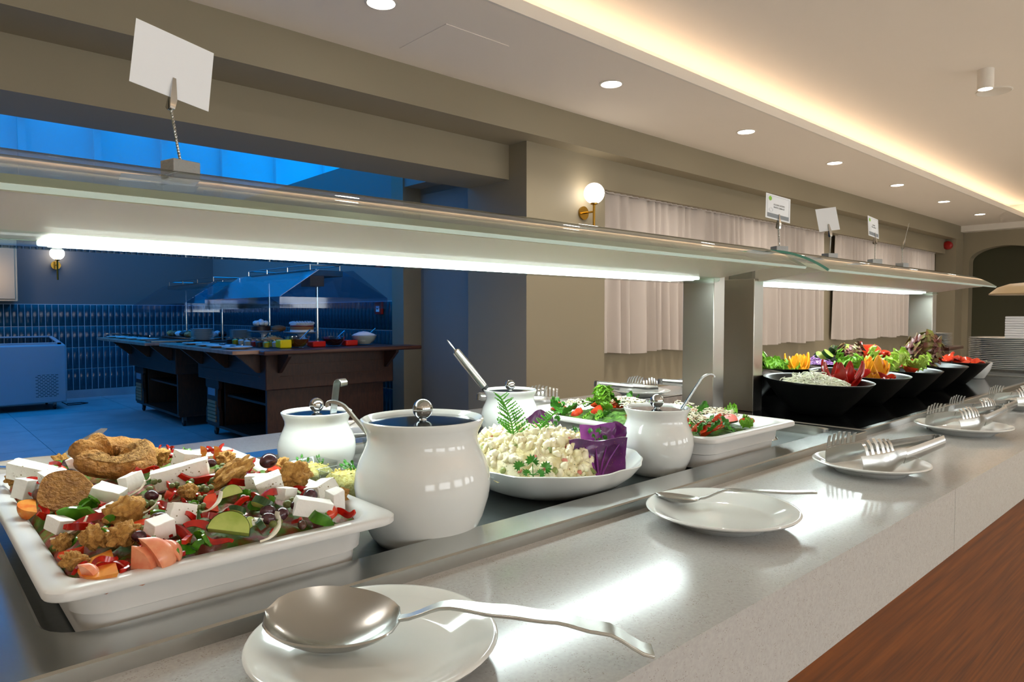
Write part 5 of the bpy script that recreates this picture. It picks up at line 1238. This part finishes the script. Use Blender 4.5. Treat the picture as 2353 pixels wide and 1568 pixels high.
# small dessert cups in rows
rc = random.Random(9)
cups_l = [('jelly_y', 'yellow jelly'), ('cream', 'layered cream'), ('jelly_r', 'red jelly'), ('choc', 'chocolate mousse')]
def dcup(x, y, k, s_=1.):
    m_, nm = cups_l[k % 4]
    t = thing('dessert_cup', 'small clear cup of %s on the nearer dessert cart' % nm, 'dessert cup', (x, y, TA), group='dessert cups of %s' % nm)
    G().lathe([(0, 0), (.026*s_, 0), (.034*s_, .06*s_), (.0325*s_, .06*s_), (.025*s_, .003), (0, .003)], 16).obj('cup', 'bowl_glass', t)
    G().lathe([(0, .004), (.0245*s_, .004), (.030*s_, .042*s_), (.015, .05*s_), (0, .052*s_)], 14).obj('dessert', m_, t)
for k in range(12): dcup(2.30+.085*(k % 3), 5.55+.13*(k//3)+.02*(k % 2), k, 1.)
for k in range(9): dcup(2.34+.09*(k % 3), 6.2+.15*(k//3), k+1, 1.)
t = thing('yellow_jelly', 'yellow jelly slab left of the amber syrup bowl', 'dessert', (2.39, 5.42, TA))
G().box(-.05, .05, -.05, .05, 0, .07).obj('jelly', 'jelly_y', t, bev=.01)
for (x, y, l_) in ((2.69, 5.44, 'red jelly slab between the two front glass bowls'), (3.02, 5.48, 'red jelly slab left of the whipped cream bowl')):
    t = thing('red_jelly', l_, 'dessert', (x, y, TA)); G().box(-.06, .06, -.06, .06, 0, .05).obj('jelly', 'jelly_r', t, bev=.01)
t = thing('choux_pastry', 'chocolate striped choux bun behind the dessert cups', 'pastry', (2.58, 6.10, TA))
G().blob((0, 0, .04), (.10, .08, .045), 3, .2, 2, 4).obj('bun', 'caramel', t)
g = G()
for k in range(5): g.tube([(-.06+.03*k, -.05, .07), (-.05+.03*k, 0, .086), (-.05+.03*k, .05, .068)], .004, 6)
g.obj('chocolate', 'choc', t)
# saucers with servers on the side shelves
sp_ = G().lathe([(0, 0), (.05, 0), (.085, .010), (.095, .016), (.092, .018), (.05, .006), (0, .005)], 28).mesh('saucer', 'porcelain', angle=60)
for k, (x, y) in enumerate(((2.05, 6.15), (2.03, 5.82), (2.04, 5.50), (2.06, 6.55))):
    put(sp_, 'saucer', None, (x, y, TA), (0, 0, 0), 1.25, label='%s saucer from the front on the side shelf of the nearer dessert cart' % ('third', 'second', 'nearest', 'fourth')[k], cat='plate', group='saucers on the nearer dessert cart')
    t = thing('cake_server', 'cake server lying on a saucer of the nearer dessert cart', 'utensil', (x, y, TA+.024), .6+.5*k, group='servers on the nearer dessert cart')
    G().ribbon([(-.10, 0, .012), (0, 0, .004), (.05, 0, .0), (.11, 0, .002)], [.012, .012, .05, .03], .003, (0, 1, 0)).obj('blade', 'steel_satin' if k % 2 == 0 else 'rubber', t)
for k in range(4):
    x, y = 1.96+.02*k, 9.05-.36*k
    put(sp_, 'saucer', None, (x, y, TA), (0, 0, 0), 1.15, label='saucer on the side shelf of the further dessert cart', cat='plate', group='saucers on the further dessert cart')
    t = thing('pastry_tongs', 'small tongs on a saucer of the further dessert cart', 'tongs', (x, y, TA+.02), .4*k, group='tongs on the further dessert cart')
    for s_ in (-1, 1): G().ribbon([(.1, 0, .02), (.02, s_*.02, .025), (-.1, s_*.03, .03)], .014, .002, (0, 0, 1)).obj('arm', 'chrome', t)
# pastries, plate stacks and trays on the further cart
t = thing('pastry_tray', 'long dark tray of pastries on the further dessert cart', 'tray', (2.62, 8.35, TA))
G().box(-.22, .22, -.55, .55, 0, .02).obj('tray', 'steel_dark', t, bev=.006)
pn = [('caramel', 'golden pastry slice'), ('choc', 'dark chocolate slice'), ('cream', 'cream-topped slice'), ('sponge', 'brown sponge slice')]
for k in range(24):
    m_, nm = pn[(k*7+k//5) % 4]; x = 2.46+.105*(k % 4); y = 7.92+.16*(k//4)
    q = G().blob((0, 0, .034), (.044, .058, .034), 2, .25, 1.5, k); q.obj('pastry_slice', m_, None, loc=(x, y, TA+.02), label='%s on the long tray of the further dessert cart' % nm, cat='pastry', group='%ss on the pastry tray' % nm)
spl = G().lathe([(0, 0), (.06, 0), (.105, .010), (.108, .012), (.06, .005), (0, .004)], 24).mesh('dessert_plate', 'porcelain', angle=60)
for (x, y, n_, w_) in ((2.44, 7.55, 13, 'taller'), (2.86, 7.60, 11, 'shorter')):
    for k in range(n_): put(spl, 'dessert_plate', None, (x, y, TA+.0095*k), (0, 0, 0), 1.1, label='dessert plate in the %s stack on the further dessert cart' % w_, cat='plate', group='%s stack of dessert plates' % w_)
t = thing('serving_board', 'dark flat board on the near end of the further dessert cart', 'tray', (2.08, 7.42, TA))
G().box(-.2, .2, -.1, .1, 0, .018).obj('board', 'steel_dark', t, bev=.004)
# ------------------------------------------------------------------ chest freezer
M('freezer_white', '8f979c', .4); M('freezer_grille', '20262c', .6); thin_glass('freezer_glass', '8fa0aa', .1)
fx0, fx1, fy0, fy1 = -.45, 1.60, 9.98, 10.74
t = thing('chest_freezer', 'white chest freezer with sliding glass lids against the far wall', 'freezer', ((fx0+fx1)/2, (fy0+fy1)/2, 0)); of = t.location
G(of).prism([(fy0, .09), (fy0, .80), (fy1, .88), (fy1, .09)], fx0, fx1, 'x').obj('body', 'freezer_white', t, bev=.015)
for k in range(2):
    xa = fx0+.06+(fx1-fx0-.08)*k/2; xb = xa+(fx1-fx0-.08)/2-.02
    f = G(of)
    for (a, b, c, d_) in ((xa, xb, fy0+.05, fy0+.09), (xa, xb, fy1-.09, fy1-.05), (xa, xa+.04, fy0+.05, fy1-.05), (xb-.04, xb, fy0+.05, fy1-.05)):
        za = lambda y: .80+.08*(y-fy0)/(fy1-fy0)
        f.add([(a, c, za(c)), (b, c, za(c)), (b, d_, za(d_)), (a, d_, za(d_)), (a, c, za(c)+.02), (b, c, za(c)+.02), (b, d_, za(d_)+.02), (a, d_, za(d_)+.02)], [(3, 2, 1, 0), (4, 5, 6, 7), (0, 1, 5, 4), (1, 2, 6, 5), (2, 3, 7, 6), (3, 0, 4, 7)])
    l_ = f.obj('lid_frame', 'freezer_white', t)
    g = G(of); g.add([(xa+.04, fy0+.09, .817), (xb-.04, fy0+.09, .817), (xb-.04, fy1-.09, .879), (xa+.04, fy1-.09, .879), (xa+.04, fy0+.09, .821), (xb-.04, fy0+.09, .821), (xb-.04, fy1-.09, .883), (xa+.04, fy1-.09, .883)], [(3, 2, 1, 0), (4, 5, 6, 7), (0, 1, 5, 4), (1, 2, 6, 5), (2, 3, 7, 6), (3, 0, 4, 7)]); g.obj('lid_glass', 'freezer_glass', l_)
g = G(of)
for r_i in range(14):
    for c_i in range(5):
        xx = fx1-.32+.045*c_i+(.0225 if r_i % 2 else 0); zz = .17+.02*r_i; g.box(xx, xx+.03, fy0-.002, fy0+.002, zz, zz+.007)
g.obj('vent_holes', 'freezer_grille', t)
for x in (fx0+.12, fx1-.12):
    for y in (fy0+.08, fy1-.08): caster(t, x, y, of)
t = thing('power_cord', 'black power cord coiled on the floor beside the freezer', 'cord', (1.72, 10.3, 0))
G(t.location).tube([(1.60, 10.35, .05), (1.66, 10.32, .008), (1.80, 10.34, .006), (1.90, 10.42, .006), (1.84, 10.52, .006), (1.68, 10.50, .006)], .006, 8).obj('cable', 'rubber', t)
t = thing('fire_call_point', 'red square fire alarm button on the blue tiled wall', 'alarm', (3.772, 6.18, H+.063))
G().box(-.03, .0, -.065, .065, -.065, .065).obj('box', 'red_plastic', t, bev=.006)
G().box(-.034, -.029, -.03, .03, -.04, .02).obj('window', 'card_white', t)
G().box(-.0355, -.0335, -.02, .02, -.014, -.004).obj('mark', 'print_black', t)
t = thing('wall_cabinet', 'pale beige box cabinet on the far wall at the left edge', 'cabinet', (.85, 11.08, H+.165))
M('cabinet_beige', 'c2a680', .5)
G().box(-.6, .39, -.14, .10, 0, .95).obj('body', 'cabinet_beige', t, bev=.006)
G().box(-.1, .36, -.155, -.141, .03, .92).obj('door', 'cabinet_beige', t, bev=.004)
G().lathe([(0, 0), (.015, .004), (.018, .02), (0, .026)], 14, mat=TR(-.05, -.155, .35) @ ROT(PI/2, 0, 0)).obj('knob', 'brass', t)
